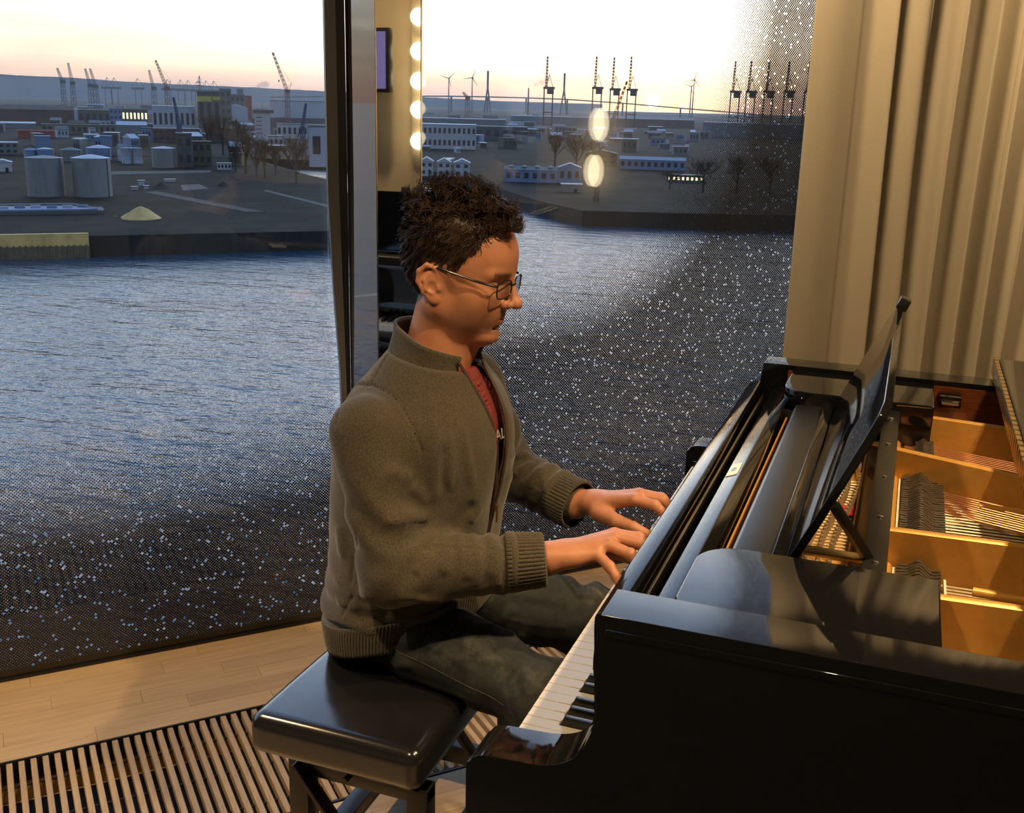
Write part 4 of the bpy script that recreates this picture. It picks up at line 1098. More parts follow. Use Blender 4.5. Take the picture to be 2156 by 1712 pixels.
FOLD_PX = [   # drapes and seams of the sweater as seen from the near side: points, half width, height
    ([(800, 1098), (850, 1093), (903, 1086)], 0.011, 0.008), ([(850, 1104), (900, 1102)], 0.007, -0.007), ([(916, 1121), (885, 1148), (852, 1175)], 0.009, 0.008), ([(911, 1135), (887, 1164)], 0.005, -0.006),
    ([(906, 1160), (890, 1190), (873, 1212)], 0.009, 0.006), ([(914, 1143), (960, 1150), (1010, 1150), (1066, 1153)], 0.004, 0.003), ([(945, 1150), (935, 1215)], 0.010, 0.005), ([(990, 1152), (985, 1225)], 0.010, 0.005), ([(1035, 1152), (1035, 1220)], 0.010, 0.005),
    ([(809, 990), (840, 998), (868, 1014)], 0.012, 0.008), ([(860, 1020), (885, 1040), (900, 1060)], 0.010, 0.006), ([(830, 1045), (880, 1072)], 0.008, -0.004), ([(917, 930), (916, 1000), (914, 1062)], 0.011, 0.007), ([(949, 900), (948, 970), (946, 1040)], 0.010, 0.006),
    ([(932, 930), (931, 1040)], 0.007, -0.006), ([(1000, 1054), (975, 1085), (949, 1119)], 0.009, -0.008), ([(1012, 1065), (985, 1100)], 0.009, 0.006), ([(761, 1100), (745, 1175), (739, 1229), (752, 1242), (720, 1296)], 0.0035, -0.003),
    ([(833, 1256), (890, 1262), (949, 1262)], 0.010, 0.008), ([(726, 1301), (780, 1303), (830, 1291)], 0.008, -0.007), ([(700, 1215), (740, 1240), (790, 1262)], 0.012, 0.008), ([(705, 1265), (760, 1285)], 0.010, 0.006), ([(715, 1100), (722, 1180)], 0.014, 0.006),
    ([(705, 895), (712, 850), (725, 818), (751, 808), (783, 811), (815, 825), (842, 845), (868, 895), (888, 950)], 0.0035, -0.0045), ([(831, 726), (805, 765), (781, 806)], 0.003, -0.0035),
    ([(905, 820), (912, 895), (925, 960)], 0.013, 0.006), ([(970, 880), (985, 960), (997, 1035)], 0.010, 0.005), ([(1040, 780), (1045, 880), (1035, 980)], 0.013, 0.006), ([(1062, 790), (1066, 900)], 0.009, -0.004),
    ([(1070, 959), (1095, 957), (1118, 954)], 0.008, 0.006), ([(1065, 1009), (1095, 990), (1125, 972)], 0.009, 0.007), ([(1070, 985), (1110, 965)], 0.005, -0.005), ([(1090, 1030), (1125, 1000), (1140, 985)], 0.009, 0.006), ([(880, 745), (930, 790)], 0.012, 0.004)]
FOLDS = []
def trace_folds(rows, fn, out_list):
  for px_, r_, h_ in rows:
      fine = []
      for (x0, y0), (x1, y1) in zip(px_, px_[1:]):
          fine += [(x0 + (x1 - x0) * q / 3, y0 + (y1 - y0) * q / 3) for q in range(3)]
      fine.append(px_[-1]); tr_ = [p for p in trace(fine, fn) if p is not None]
      if len(tr_) > 1: out_list.append((np.array(tr_), r_, h_))
trace_folds(FOLD_PX, sweater_base, FOLDS)
def fold_field(P, rows=FOLDS):
    out_ = np.zeros(len(P))
    for pts, r_, h_ in rows:
        lo = pts.min(0) - 4.2 * r_; hi = pts.max(0) + 4.2 * r_; m = ((P > lo) & (P < hi)).all(1)
        if not m.any(): continue
        X = P[m]; dd = np.full(len(X), 9.0); tt = np.zeros(len(X)); n_ = len(pts) - 1
        for k in range(n_):
            a = pts[k]; ba = pts[k + 1] - a; t = np.clip((X - a) @ ba / (ba @ ba + 1e-12), 0, 1); e = np.linalg.norm(X - a - t[:, None] * ba, axis=1)
            tt = np.where(e < dd, (k + t) / n_, tt); dd = np.minimum(dd, e)
        env = np.clip(np.minimum(tt, 1 - tt) * 5, 0, 1) if r_ > 0.0045 else 1.0
        if h_ < 0 and r_ > 0.0045: r_, h_ = r_ * 1.4, h_ * 0.65
        out_[m] -= h_ * np.exp(-(dd / r_) ** 2) * env
    return out_
V, Q = surface_net(sweater_sdf, (-0.68, -0.36, 0.44), (-0.12, 0.40, 1.16), 0.0030)
def knit_build(t, b):
    v = tex_obj(t); n1 = noise(t, v, 9, 4); n2 = noise(t, tex_obj(t, (1, 1, 1.7)), 520, 2); n3 = noise(t, v, 90, 4)
    col = ramp(t, n1, [(0.3, (0.070, 0.059, 0.040)), (0.7, (0.094, 0.080, 0.055))])
    col = mixc(t, _math(t, 'MULTIPLY', n3, 0.45), col, (0.056, 0.047, 0.034))
    n4 = noise(t, v, 330, 2); col = mixc(t, 1.0, col, ramp(t, n4, [(0.35, 0.72), (0.65, 1.22)]), 'MULTIPLY')
    t.links.new(col, b.inputs['Base Color']); b.inputs['Sheen Weight'].default_value = 0.25; b.inputs['Sheen Roughness'].default_value = 0.5
    bump(t, b, _math(t, 'ADD', n2, _math(t, 'MULTIPLY', n3, 0.6)), 0.35, 0.0012)
KNIT = mat('grey_brown_knit', (0.17, 0.145, 0.10), 0.9, spec=0.2, build=knit_build)
sweater = own(np_mesh('sweater', V, Q, KNIT)); sweater['label'] = 'grey-brown knitted zip sweater'
# ribbed cuffs
def cuff(E, W, t0, t1, r0, r1, flare=0.0):
    ax = (W - E) / np.linalg.norm(W - E); u = np.cross(ax, (0, 0, 1)); u /= np.linalg.norm(u); w = np.cross(u, ax); L = np.linalg.norm(W - E)
    nr = 44
    def fn(a, b):
        th = 2 * PI * a; k = b
        r = r0 + (r1 - r0) * k + 0.0016 * math.cos(nr * th) + flare * k * k
        fold = b
        if b > 0.86: r -= 0.004 * (b - 0.86) / 0.14
        c = E + ax * L * (t0 + (t1 - t0) * min(1.0, b / 0.92))
        p = c + (u * math.cos(th) + w * math.sin(th) * 0.97) * r
        return p
    o = grid_obj('cuff', fn, nr * 6, 10, KNIT, closed_u=True, thick=0.004)
    return own(o, sweater)
cuff(ELR, WRR, 0.755, 1.00, 0.0535, 0.0475)
cuff(ELL, WRL, 0.745, 1.02, 0.0540, 0.0500, 0.005)
# ribbed hem band
def hem(a, b):
    th = 2 * PI * a; nr = 150
    z0 = float(hem_z(math.cos(th) * 0.15 - 0.465))
    z = z0 + b * 0.062
    zz = min(max(z, TL[0, 0]), 1.0)
    cx = np.interp(zz, TL[:, 0], TL[:, 1]); A = np.interp(zz, TL[:, 0], TL[:, 2]) - 0.002; B = np.interp(zz, TL[:, 0], TL[:, 3]) - 0.002
    tuck = -0.009 * math.sin(PI * b) ** 0.5 if b > 0.85 else 0.0
    c, s = math.cos(th), math.sin(th); r = 1.0 / ((abs(c) ** 2.25 + abs(s) ** 2.25) ** (1 / 2.25)); k = 0.0014 * math.cos(nr * th)
    return (cx + (A + k + 0.003) * r * c, CY + (B + k + 0.003) * r * s, z)
own(grid_obj('hem_band', hem, 150 * 5, 8, KNIT, closed_u=True, thick=0.004), sweater)
# stand collar, open at the front
def collar(a, b):
    th = math.radians(-142 + 284 * a) + PI          # 0 = forward; sweep round the back
    front = abs(math.degrees(th) - 180) / 152.0
    zb = 1.088 - 0.046 * (1 - math.cos(th - PI)) * 0.5
    base = V3(-0.403, CY + 0.006, zb) ; lean_ = V3(0.016, 0.0, 0.0)
    r0x, r0y = 0.088, 0.094; r1x, r1y = 0.080, 0.080
    h = 0.066 - 0.006 * math.cos(th)
    rx = r0x + (r1x - r0x) * b + 0.012 * max(0, b - 0.7); ry = r0y + (r1y - r0y) * b + 0.010 * max(0, b - 0.7)
    wob = 0.0028 * math.sin(th * 5 + b * 3) * b
    return base + lean_ * b + V3((rx + wob) * math.cos(th), (ry + wob) * math.sin(th), h * b)
own(grid_obj('collar', collar, 96, 10, KNIT, thick=0.006), sweater)
# zip: two dark tapes and a metal slider
ZIPM = mat('brown_zip_tape', (0.055, 0.032, 0.024), 0.6)
def front_x(y, z):
    zz = min(max(z, TL[0, 0]), TL[-1, 0]); cx = np.interp(zz, TL[:, 0], TL[:, 1]); A = np.interp(zz, TL[:, 0], TL[:, 2]); B = np.interp(zz, TL[:, 0], TL[:, 3])
    yy = abs(y - CY) / B; return cx + A * max(0.0, 1 - yy ** 2.25) ** (1 / 2.25)
for sg in (-1, 1):
    pts = []
    for i in range(31):
        z = 0.545 + (1.10 - 0.545) * i / 30; w = np.interp(z, [0.80, 0.86, 0.98, 1.06, 1.12], [0.0030, 0.0145, 0.0295, 0.0385, 0.0475]); yc = np.interp(z, [0.55, 0.80, 1.10], ZIPY)
        y = yc + sg * w; pts.append((front_x(y, z) + 0.0005, y, z))
    own(MB().tube(pts, 0.0032, 6).build('zip_tape', ZIPM, smooth=True), sweater)
zs = V3(front_x(ZIPY[1], 0.815) + 0.006, ZIPY[1], 0.815)
ZB_ = mat('zip_slider_bronze', (0.55, 0.38, 0.18), 0.3, metal=1.0)
zp = own(MB().box(zs[0] - 0.002, zs[0] + 0.003, zs[1] - 0.004, zs[1] + 0.004, zs[2] - 0.008, zs[2] + 0.006).build('zip_slider', ZB_, bevel=0.001), sweater)
own(MB().box(zs[0] + 0.001, zs[0] + 0.0035, zs[1] - 0.003, zs[1] + 0.003, zs[2] - 0.030, zs[2] - 0.006).build('zip_pull', ZB_, bevel=0.001), sweater)
# seam lines on the sleeve and side
SEAM = mat('sweater_seam', (0.11, 0.088, 0.060), 0.9)
# small dark print on the collar
def text_part(txt, size, M_, m, parent, name):
    cu = bpy.data.curves.new(name, 'FONT'); cu.body = txt; cu.size = size; cu.extrude = 0.0004; cu.align_x = 'CENTER'; cu.align_y = 'CENTER'
    o = bpy.data.objects.new(name, cu); COL.objects.link(o)
    dg = bpy.context.evaluated_depsgraph_get(); me = bpy.data.meshes.new_from_object(o.evaluated_get(dg)); bpy.data.objects.remove(o)
    me.transform(M_); me.materials.append(m); return own(link(bpy.data.objects.new(name, me)), parent)
# ---- T-shirt
TEE = mat('wine_red_jersey', (0.20, 0.030, 0.026), 0.85, build=noisy((0.17, 0.024, 0.02), (0.23, 0.036, 0.03), 60, bstr=0.1, bdist=0.0005))
def tee_sdf(P):
    d = torso(P, -0.016)
    d = smin(d, rcone(P, NECK[0], NECK[1], 0.0585, 0.068), 0.02)
    d = d + 0.0025 * np.sin(P[:, 1] * 60 + 2 * vnoise(P * 2, 3))
    d = smax(d, P[:, 2] - 1.085 + 0.30 * (P[:, 0] + 0.36), 0.004)
    d = smax(d, hem_z(P[:, 0]) - 0.010 - P[:, 2], 0.004)
    return smax(d, -(d + 0.005), 0.002)
V, Q = surface_net(tee_sdf, (-0.66, -0.24, 0.44), (-0.26, 0.22, 1.12), 0.004)
tee = own(np_mesh('t_shirt', V, Q, TEE)); tee['label'] = 'wine-red T-shirt under the sweater'
INK = mat('grey_print', (0.45, 0.42, 0.38), 0.8)
zt = 0.955; yt_ = -0.030; xt_ = front_x(yt_, zt) - 0.0085
nv = Vector((1.0, -0.18, 0.12)).normalized(); rv = Vector((0, 0, 1)).cross(nv).normalized(); uv = nv.cross(rv)
MT = Matrix(((rv.x, uv.x, nv.x, xt_), (rv.y, uv.y, nv.y, yt_), (rv.z, uv.z, nv.z, zt), (0, 0, 0, 1)))
text_part('CAL', 0.030, MT, INK, tee, 'shirt_lettering')

# ---- jeans
HPR, KNR, ANR = V3(-0.475, -0.100, 0.575), V3(-0.095, -0.160, 0.500), V3(-0.140, -0.150, 0.085)
HPL, KNL, ANL = V3(-0.465, 0.080, 0.575), V3(-0.070, 0.160, 0.505), V3(-0.020, 0.165, 0.085)
JF = []
def jeans_sdf(P):
    d = ellip(P, (-0.475, -0.012, 0.585), (0.128, 0.172, 0.105))
    for H, K, A in ((HPR, KNR, ANR), (HPL, KNL, ANL)):
        th = rcone(P, H, K, 0.094, 0.071); sn = rcone(P, K, A, 0.070, 0.058)
        ax = (K - H) / np.linalg.norm(K - H); s = (P - H) @ ax
        fold = 0.0075 * np.sin(s * 62 + 2.4 * vnoise(P * 2.2, 21)) * np.exp(-((s - 0.36) / 0.07) ** 2) + 0.0080 * np.sin(s * 52 + P[:, 1] * 40 + 2.0 * vnoise(P * 2.0, 22)) * np.exp(-((s - 0.08) / 0.07) ** 2)
        sh = (P - K) @ ((A - K) / np.linalg.norm(A - K)); fold = fold + 0.004 * np.sin(sh * 55 + 2 * vnoise(P * 2, 23)) * np.exp(-((sh - 0.36) / 0.09) ** 2)
        leg_ = smin(th, sn, 0.035) + fold
        d = smin(d, leg_, 0.030)
    d = d + 0.0016 * vnoise(P * 3.0, 24) + fold_field(P, JF)
    flat_ = np.clip(0.489 - P[:, 2], -1, 1) - np.clip((np.abs(P[:, 0] + 0.425) - 0.176) * 4.0, 0, 1)
    d = smax(d, flat_, 0.012)                         # pressed flat on the cushion
    d = smax(d, P[:, 2] - 0.660, 0.004); d = smax(d, 0.060 - P[:, 2], 0.004)
    return d
trace_folds([([(985, 1318), (1040, 1322), (1085, 1338), (1118, 1362)], 0.012, 0.009), ([(960, 1345), (1005, 1372), (1035, 1400)], 0.009, 0.006), ([(1010, 1350), (1060, 1375)], 0.007, -0.006), ([(900, 1352), (960, 1380), (1000, 1420)], 0.012, 0.006),
    ([(750, 1378), (860, 1425), (960, 1462), (1060, 1505)], 0.0035, 0.003), ([(722, 1405), (735, 1392), (752, 1398), (775, 1435), (800, 1465), (850, 1498)], 0.0032, 0.003), ([(800, 1400), (870, 1400)], 0.010, 0.005), ([(860, 1450), (930, 1490)], 0.012, 0.005),
    ([(1085, 1385), (1110, 1430), (1120, 1470)], 0.012, 0.006), ([(1050, 1395), (1075, 1440)], 0.010, -0.005), ([(1080, 1252), (1150, 1262), (1210, 1275)], 0.010, 0.005), ([(1060, 1300), (1130, 1318), (1190, 1322)], 0.0035, 0.003), ([(1085, 1275), (1060, 1300), (1040, 1320)], 0.009, 0.006)], jeans_sdf, JF)
V, Q = surface_net(jeans_sdf, (-0.63, -0.28, 0.04), (0.04, 0.28, 0.68), 0.0045)
def denim_build(t, b):
    v = tex_obj(t); n1 = noise(t, v, 9, 6, 0.7); n2 = noise(t, tex_obj(t, (1, 1, 1)), 420, 2); n3 = noise(t, tex_obj(t, (1, 3, 1)), 26, 4)
    col = ramp(t, n1, [(0.30, (0.016, 0.020, 0.023)), (0.50, (0.040, 0.045, 0.046)), (0.66, (0.125, 0.126, 0.110))])
    col = mixc(t, _math(t, 'MULTIPLY', n3, 0.5), col, (0.030, 0.032, 0.032)); t.links.new(col, b.inputs['Base Color'])
    bump(t, b, n2, 0.3, 0.0008)
DENIM = mat('worn_dark_denim', (0.05, 0.052, 0.05), 0.85, spec=0.2, build=denim_build)
jeans = own(np_mesh('jeans', V, Q, DENIM)); jeans['label'] = 'worn dark jeans'
THREAD = mat('denim_thread', (0.085, 0.075, 0.055), 0.8)
def on_surface(fn, p, dirv, n=16):
    p = np.array(p, float); dirv = np.array(dirv, float); dirv /= np.linalg.norm(dirv)
    for _ in range(n):
        e = float(np.clip(fn(p[None])[0], -0.02, 0.02)); p = p - dirv * e * 0.9
    return p if abs(e) < 0.004 else None
def stitch(pts, parent, fn, dirs, r=0.0007):
    hits = [(on_surface(fn, p, dv), dv) for p, dv in zip(pts, dirs)]
    out_ = [h + np.array(dv) / np.linalg.norm(dv) * 0.0006 for h, dv in hits if h is not None]
    if len(out_) < 3: return
    own(MB().tube(out_, r, 5).build('seam_stitching', THREAD, smooth=True), parent)
def lerp_pts(a, b, n): return [np.array(a) + (np.array(b) - np.array(a)) * i / (n - 1) for i in range(n)]
sd_ = (0.0, -1.0, 0.25)
stitch(lerp_pts((-0.50, -0.25, 0.605), (-0.16, -0.27, 0.525), 22), jeans, jeans_sdf, [sd_] * 22)
stitch(lerp_pts((-0.50, -0.25, 0.612), (-0.40, -0.26, 0.588), 10), jeans, jeans_sdf, [sd_] * 10)
stitch(lerp_pts((-0.575, -0.20, 0.560), (-0.535, -0.25, 0.545), 6) + lerp_pts((-0.530, -0.25, 0.535), (-0.45, -0.26, 0.505), 8), jeans, jeans_sdf, [(-0.5, -1, 0.1)] * 14)
stitch(lerp_pts((-0.30, 0.0, 0.62), (-0.20, 0.09, 0.60), 8), jeans, jeans_sdf, [(0.2, -0.2, 1)] * 8)
# shoes
SHOE = mat('dark_leather_shoe', (0.02, 0.018, 0.016), 0.4)
for A in (ANR, ANL):
    def shoe_sdf(P, A=A):
        d = rcone(P, (A[0] - 0.02, A[1], 0.045), (A[0] + 0.14, A[1], 0.030), 0.042, 0.030)
        d = smin(d, ellip(P, (A[0] + 0.12, A[1], 0.030), (0.075, 0.045, 0.030)), 0.03)
        d = smin(d, rcone(P, (A[0] - 0.005, A[1], 0.05), (A[0], A[1], 0.10), 0.042, 0.040), 0.02)
        return smax(d, 0.001 - P[:, 2], 0.003)
    V, Q = surface_net(shoe_sdf, (A[0] - 0.08, A[1] - 0.06, -0.008), (A[0] + 0.22, A[1] + 0.06, 0.15), 0.005)
    own(np_mesh('shoe', V, Q, SHOE))

# ---- curly hair
HAIR = mat('dark_brown_hair', (0.030, 0.0165, 0.010), 0.42, spec=0.4, build=noisy((0.018, 0.010, 0.007), (0.055, 0.030, 0.017), 45))
hr_ = np.random.RandomState(5)
def scalp_points(n):
    dv = hr_.normal(size=(n, 3)); dv /= np.linalg.norm(dv, axis=1)[:, None]; dv = dv[dv[:, 2] > -0.85]
    c = np.array((-0.004, 0, 0.03)); lo = np.full(len(dv), 0.02); hi = np.full(len(dv), 0.20)
    for _ in range(14):
        mid = (lo + hi) / 2; ins = head_sdf(c + dv * mid[:, None], False) < 0
        lo = np.where(ins, mid, lo); hi = np.where(ins, hi, mid)
    p = c + dv * lo[:, None]
    lim = np.interp(p[:, 0], [-0.12, -0.06, -0.034, -0.020, 0.012, 0.030, 0.048, 0.062, 0.080, 0.11], [-0.072, -0.076, -0.040, 0.026, 0.026, 0.034, 0.064, 0.090, 0.103, 0.108])
    ok = (p[:, 2] > lim) & ~((np.abs(p[:, 1]) > 0.068) & (p[:, 0] > -0.045) & (p[:, 0] < 0.018) & (p[:, 2] < 0.034))
    return p[ok], dv[ok]
HB = MB(); HBv = []; HBf = []
def strand(pts, r0, r1):
    k = len(pts); o = len(HBv); T = np.gradient(pts, axis=0); T /= np.linalg.norm(T, axis=1)[:, None] + 1e-9
    ref = np.array((0.3, 0.5, 0.8)); U = np.cross(T, ref); U /= np.linalg.norm(U, axis=1)[:, None] + 1e-9; Wv = np.cross(T, U)
    for i in range(k):
        r = r0 + (r1 - r0) * i / (k - 1)
        for j in range(3):
            a = 2.0944 * j; HBv.append(tuple(pts[i] + (U[i] * math.cos(a) + Wv[i] * math.sin(a)) * r))
    for i in range(k - 1):
        for j in range(3): HBf.append((o + i * 3 + j, o + i * 3 + (j + 1) % 3, o + (i + 1) * 3 + (j + 1) % 3, o + (i + 1) * 3 + j))
SP, SD = scalp_points(14000)
CUR = []; RAD = []; DVS = []
CL = SP[:420]; cp_ = []                                   # curl clumps: neighbours share one spiral
for p, dv in zip(CL, SD[:420]):
    cp_.append((hr_.normal(size=3), hr_.normal(size=3), hr_.rand(4)))
for p, dv in zip(SP[420:6000], SD[420:6000]):
    ci = int(np.argmin(((CL - p) ** 2).sum(1))); n1, n2, rr4 = cp_[ci]; pc_ = CL[ci]
    top = np.clip((pc_[2] - 0.050) / 0.045, 0, 1) * np.clip(1.15 - abs(pc_[1]) / 0.080, 0.15, 1); front = np.clip((pc_[0] - 0.015) / 0.06, 0, 1)
    side = 1 - top; back = np.clip((-pc_[0] - 0.05) / 0.04, 0, 1)
    L = 0.012 + 0.027 * top + rr4[0] * (0.003 + 0.012 * top) + 0.005 * hr_.rand() - 0.006 * front * top
    K = 15 if top > 0.3 else 7
    flow = np.array((-0.05 - 0.45 * side + 0.40 * front, 0.20 * np.sign(p[1]) * side, -0.85 * side + 0.05)) + n1 * (0.10 + 0.34 * top)
    g = dv * (0.80 * top + 0.07 * side) + flow * (0.50 + 0.5 * side) + hr_.normal(size=3) * 0.09; g /= np.linalg.norm(g)
    a1 = np.cross(g, n2); a1 /= np.linalg.norm(a1); a2 = np.cross(g, a1)
    cr_ = (0.0050 + 0.0045 * rr4[1]) * (0.10 + 0.95 * top) * (0.9 + 0.2 * hr_.rand()); turns = (1.0 + 0.8 * rr4[2]) * (0.35 + 0.75 * top); ph = rr4[3] * 6.28 + 0.35 * hr_.normal()
    t = np.linspace(0, 1, K)
    root = p * 0.55 + pc_ * 0.45 * (0.35 + 0.65 * 1.0) if False else p
    pull = (pc_ - p) * 0.55
    curve = root - dv * 0.002 + np.outer(t * L, g) + np.outer(np.minimum(1, t * 1.6), pull) - np.outer(0.5 * t ** 2 * L * (0.45 * side + 0.30), dv * 0.25 + np.array((0, 0, 0.5)))
    grow_ = np.minimum(1, t * 2.5)
    curve = curve + np.outer(cr_ * grow_ * np.cos(turns * 6.28 * t + ph), a1) + np.outer(cr_ * grow_ * np.sin(turns * 6.28 * t + ph), a2)
    CUR.append(curve); RAD.append(0.0008 + 0.00035 * top); DVS.append(np.repeat(dv[None], K, 0))
allc = np.concatenate(CUR); push = np.maximum(0, 0.0015 - head_sdf(allc, False)); allc = from_head(allc + np.concatenate(DVS) * push[:, None]); k0 = 0
for c_, r_ in zip(CUR, RAD):
    strand(allc[k0:k0 + len(c_)], r_, 0.00045); k0 += len(c_)
hv = np.array(HBv); hf = np.array(HBf)
hair = own(np_mesh('hair', hv, hf, HAIR)); hair['kind'] = 'stuff'; hair['label'] = 'short curly dark brown hair'

# ---- glasses
GFR = mat('dark_spectacle_frame', (0.015, 0.013, 0.012), 0.25); GLN = glass_mat('spectacle_lens', (0.93, 0.94, 0.95))
LX = 0.1085
gl_root = None
def hp(x, y, z): return tuple(from_head((x, y, z)))
def lens_loop(sg, n=40, k=1.0):
    r = []
    for i in range(n):
        a = 2 * PI * i / n; c, s = math.cos(a), math.sin(a)
        u = 0.0265 * k * math.copysign(abs(c) ** 0.55, c); w = 0.0155 * k * math.copysign(abs(s) ** 0.6, s)
        y = sg * (0.0345) + u; r.append((LX - 0.16 * (abs(y) - 0.008) ** 1.0 * 0.9 - 0.10 * (w - 0.0), y, 0.0045 + w))
    return r
br_ = MB().tube([hp(LX - 0.001, -0.0085, 0.0085), hp(LX + 0.003, 0, 0.0115), hp(LX - 0.001, 0.0085, 0.0085)], 0.0016 * HS, 8).build('glasses', GFR, smooth=True)
own(br_); br_['label'] = 'dark-framed rectangular spectacles'
for sg in (-1, 1):
    lp = lens_loop(sg); own(MB().tube([hp(*p) for p in lp], 0.0013 * HS, 6, closed=True).build('lens_rim', GFR, smooth=True), br_)
    ll = lens_loop(sg, 40, 0.97); cnt = len(ll)
    lv = [hp(*p) for p in ll] + [hp(p[0] - 0.0016, p[1], p[2]) for p in ll]
    own(mesh_obj('lens', lv, [tuple(range(cnt)), tuple(range(2 * cnt - 1, cnt - 1, -1))] + [(i, (i + 1) % cnt, (i + 1) % cnt + cnt, i + cnt) for i in range(cnt)], GLN), br_)
    own(MB().tube([hp(LX - 0.0080, sg * 0.0610, 0.0130), hp(LX - 0.018, sg * 0.0705, 0.0145), hp(0.060, sg * 0.0765, 0.0160), hp(0.020, sg * 0.0790, 0.0190), hp(-0.004, sg * 0.0800, 0.0215), hp(-0.022, sg * 0.0800, 0.0130), hp(-0.034, sg * 0.0765, -0.004)], [0.0023 * HS] * 4 + [0.0022 * HS] * 3, 8).build('temple_arm', GFR, smooth=True), br_)
    own(MB().box(-0.0006, 0.0006, -0.0012, 0.0012, -0.0012, 0.0012, Matrix.Translation(hp(LX - 0.011, sg * 0.0665, 0.0145))).build('hinge_dot', CHROME), br_)

# ------------------------------------------------------------------ harbour outside, real distances in metres (the room is high above the river)
ZW, ZL = -44.0, -38.0
rnd = random.Random(11)
def flat(name, col, rough=0.8, var=0.25, scale=0.15, **k):
    c0 = tuple(c * (1 - var) for c in col); c1 = tuple(min(1, c * (1 + var)) for c in col)
    return mat(name, col, rough, build=noisy(c0, c1, scale, **k))
def water_build(t, b):
    c = t.nodes.new('ShaderNodeTexCoord')
    def layer(sx, sy, scale, det):
        mp = t.nodes.new('ShaderNodeMapping'); mp.inputs['Scale'].default_value = (sx, sy, 1); mp.inputs['Rotation'].default_value = (0, 0, math.radians(-25))
        t.links.new(c.outputs['Object'], mp.inputs[0]); return noise(t, mp.outputs[0], scale, det, 0.6)
    h = _math(t, 'ADD', _math(t, 'MULTIPLY', layer(0.35, 1.0, 0.16, 3), 1.0), _math(t, 'MULTIPLY', layer(0.5, 1.0, 0.65, 4), 0.38))
    h = _math(t, 'ADD', h, _math(t, 'MULTIPLY', layer(0.6, 1.0, 0.035, 2), 1.6))
    bump(t, b, h, 1.0, 1.25)
    b.inputs['IOR'].default_value = 1.33
WATER = mat('river_water', (0.026, 0.060, 0.095), 0.07, spec=0.6, build=water_build)
def ring_pts(pix, z): return [tuple(on_z(x, y, z)[:2]) for x, y in pix]
fwd = _fw; rgt = _rt
def gpt(lat, dist): q = CAM + rgt * lat + fwd * dist; return (q[0], q[1])
wv = [gpt(-14000, -9000), gpt(14000, -9000), gpt(14000, 12000), gpt(-14000, 12000)]
tag(mesh_obj('river_water', [(x, y, ZW) for x, y in wv], [(0, 1, 2, 3)], WATER), 'wide rippled blue river below the window', 'river', kind='structure')
def land_build(t, b):
    v = tex_obj(t); n1 = noise(t, v, 0.035, 7, 0.7); n2 = noise(t, v, 0.15, 5, 0.7)
    col = mixc(t, n2, ramp(t, n1, [(0.36, (0.006, 0.008, 0.006)), (0.48, (0.016, 0.016, 0.011)), (0.56, (0.044, 0.038, 0.030)), (0.64, (0.014, 0.013, 0.011))]), (0.008, 0.009, 0.008))
    t.links.new(col, b.inputs['Base Color'])
LAND = mat('dark_harbour_ground', (0.045, 0.045, 0.038), 0.95, spec=0.1, build=land_build)
QUAY = flat('stained_quay_wall', (0.014, 0.013, 0.012), 0.9, 0.4, 0.8, stretch=(1, 1, 0.15))
def land(name, pix, extra, label, m):
    pts = ring_pts(pix, ZW) + extra
    k = len(pts); v = [(x, y, ZL) for x, y in pts] + [(x, y, ZW - 1) for x, y in pts]
    o = mesh_obj(name, v, [tuple(range(k))] + [(i, (i + 1) % k, (i + 1) % k + k, i + k) for i in range(k)], m)
    o.data.materials.append(QUAY)
    for p in o.data.polygons[1:]: p.material_index = 1
    bm = bmesh.new(); bm.from_mesh(o.data); bmesh.ops.recalc_face_normals(bm, faces=bm.faces); bmesh.ops.triangulate(bm, faces=[f for f in bm.faces if len(f.verts) > 4]); bm.to_mesh(o.data); bm.free()
    return tag(o, label, 'land', kind='structure')
land('land_peninsula', [(-900, 585), (-300, 556), (0, 545), (190, 541), (690, 527), (765, 520), (772, 505), (740, 440), (690, 403), (640, 390), (585, 370), (530, 352), (300, 349), (-900, 349)], [], 'dark grassy quay land across the river below the tanks', LAND)
land('land_harbour', [(-2200, 350), (-900, 350), (300, 350), (560, 353), (690, 358), (800, 366), (900, 380), (1000, 402), (1085, 436), (1130, 452), (1225, 476), (1400, 481), (1650, 486), (2156, 500), (3400, 545)],
     [gpt(9000, 9000), gpt(-9000, 9000)], 'hazy flat harbour land reaching to the horizon', LAND)
# far wooded ridge
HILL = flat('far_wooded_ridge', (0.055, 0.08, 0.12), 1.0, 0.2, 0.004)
hp = [(-500, 150), (-200, 152), (0, 157), (60, 160), (150, 164), (230, 170), (330, 176), (450, 181), (560, 186), (690, 193), (800, 199), (900, 206), (1050, 214), (1300, 222)]
v = []; f = []
for i in range(len(hp) - 1):
    for j in range(8):
        t = j / 8; x = hp[i][0] * (1 - t) + hp[i + 1][0] * t; y = hp[i][1] * (1 - t) + hp[i + 1][1] * t - rnd.random() * 0.9
        a = at_range(x, y, 7600); d = (a - CAM) / 7600; b_ = a + d * 700
        v += [tuple(a), (a[0], a[1], ZL - 5), (b_[0], b_[1], a[2] + 5), (b_[0], b_[1], ZL - 5)]
for i in range(len(v) // 4 - 1):
    a = 4 * i; c = a + 4; f += [(a, a + 1, c + 1, c), (a, c, c + 2, a + 2), (a + 2, c + 2, c + 3, a + 3)]
tag(mesh_obj('hill_ridge', v, f, HILL), 'low blue wooded ridge on the horizon behind the cranes', 'hill', kind='structure')

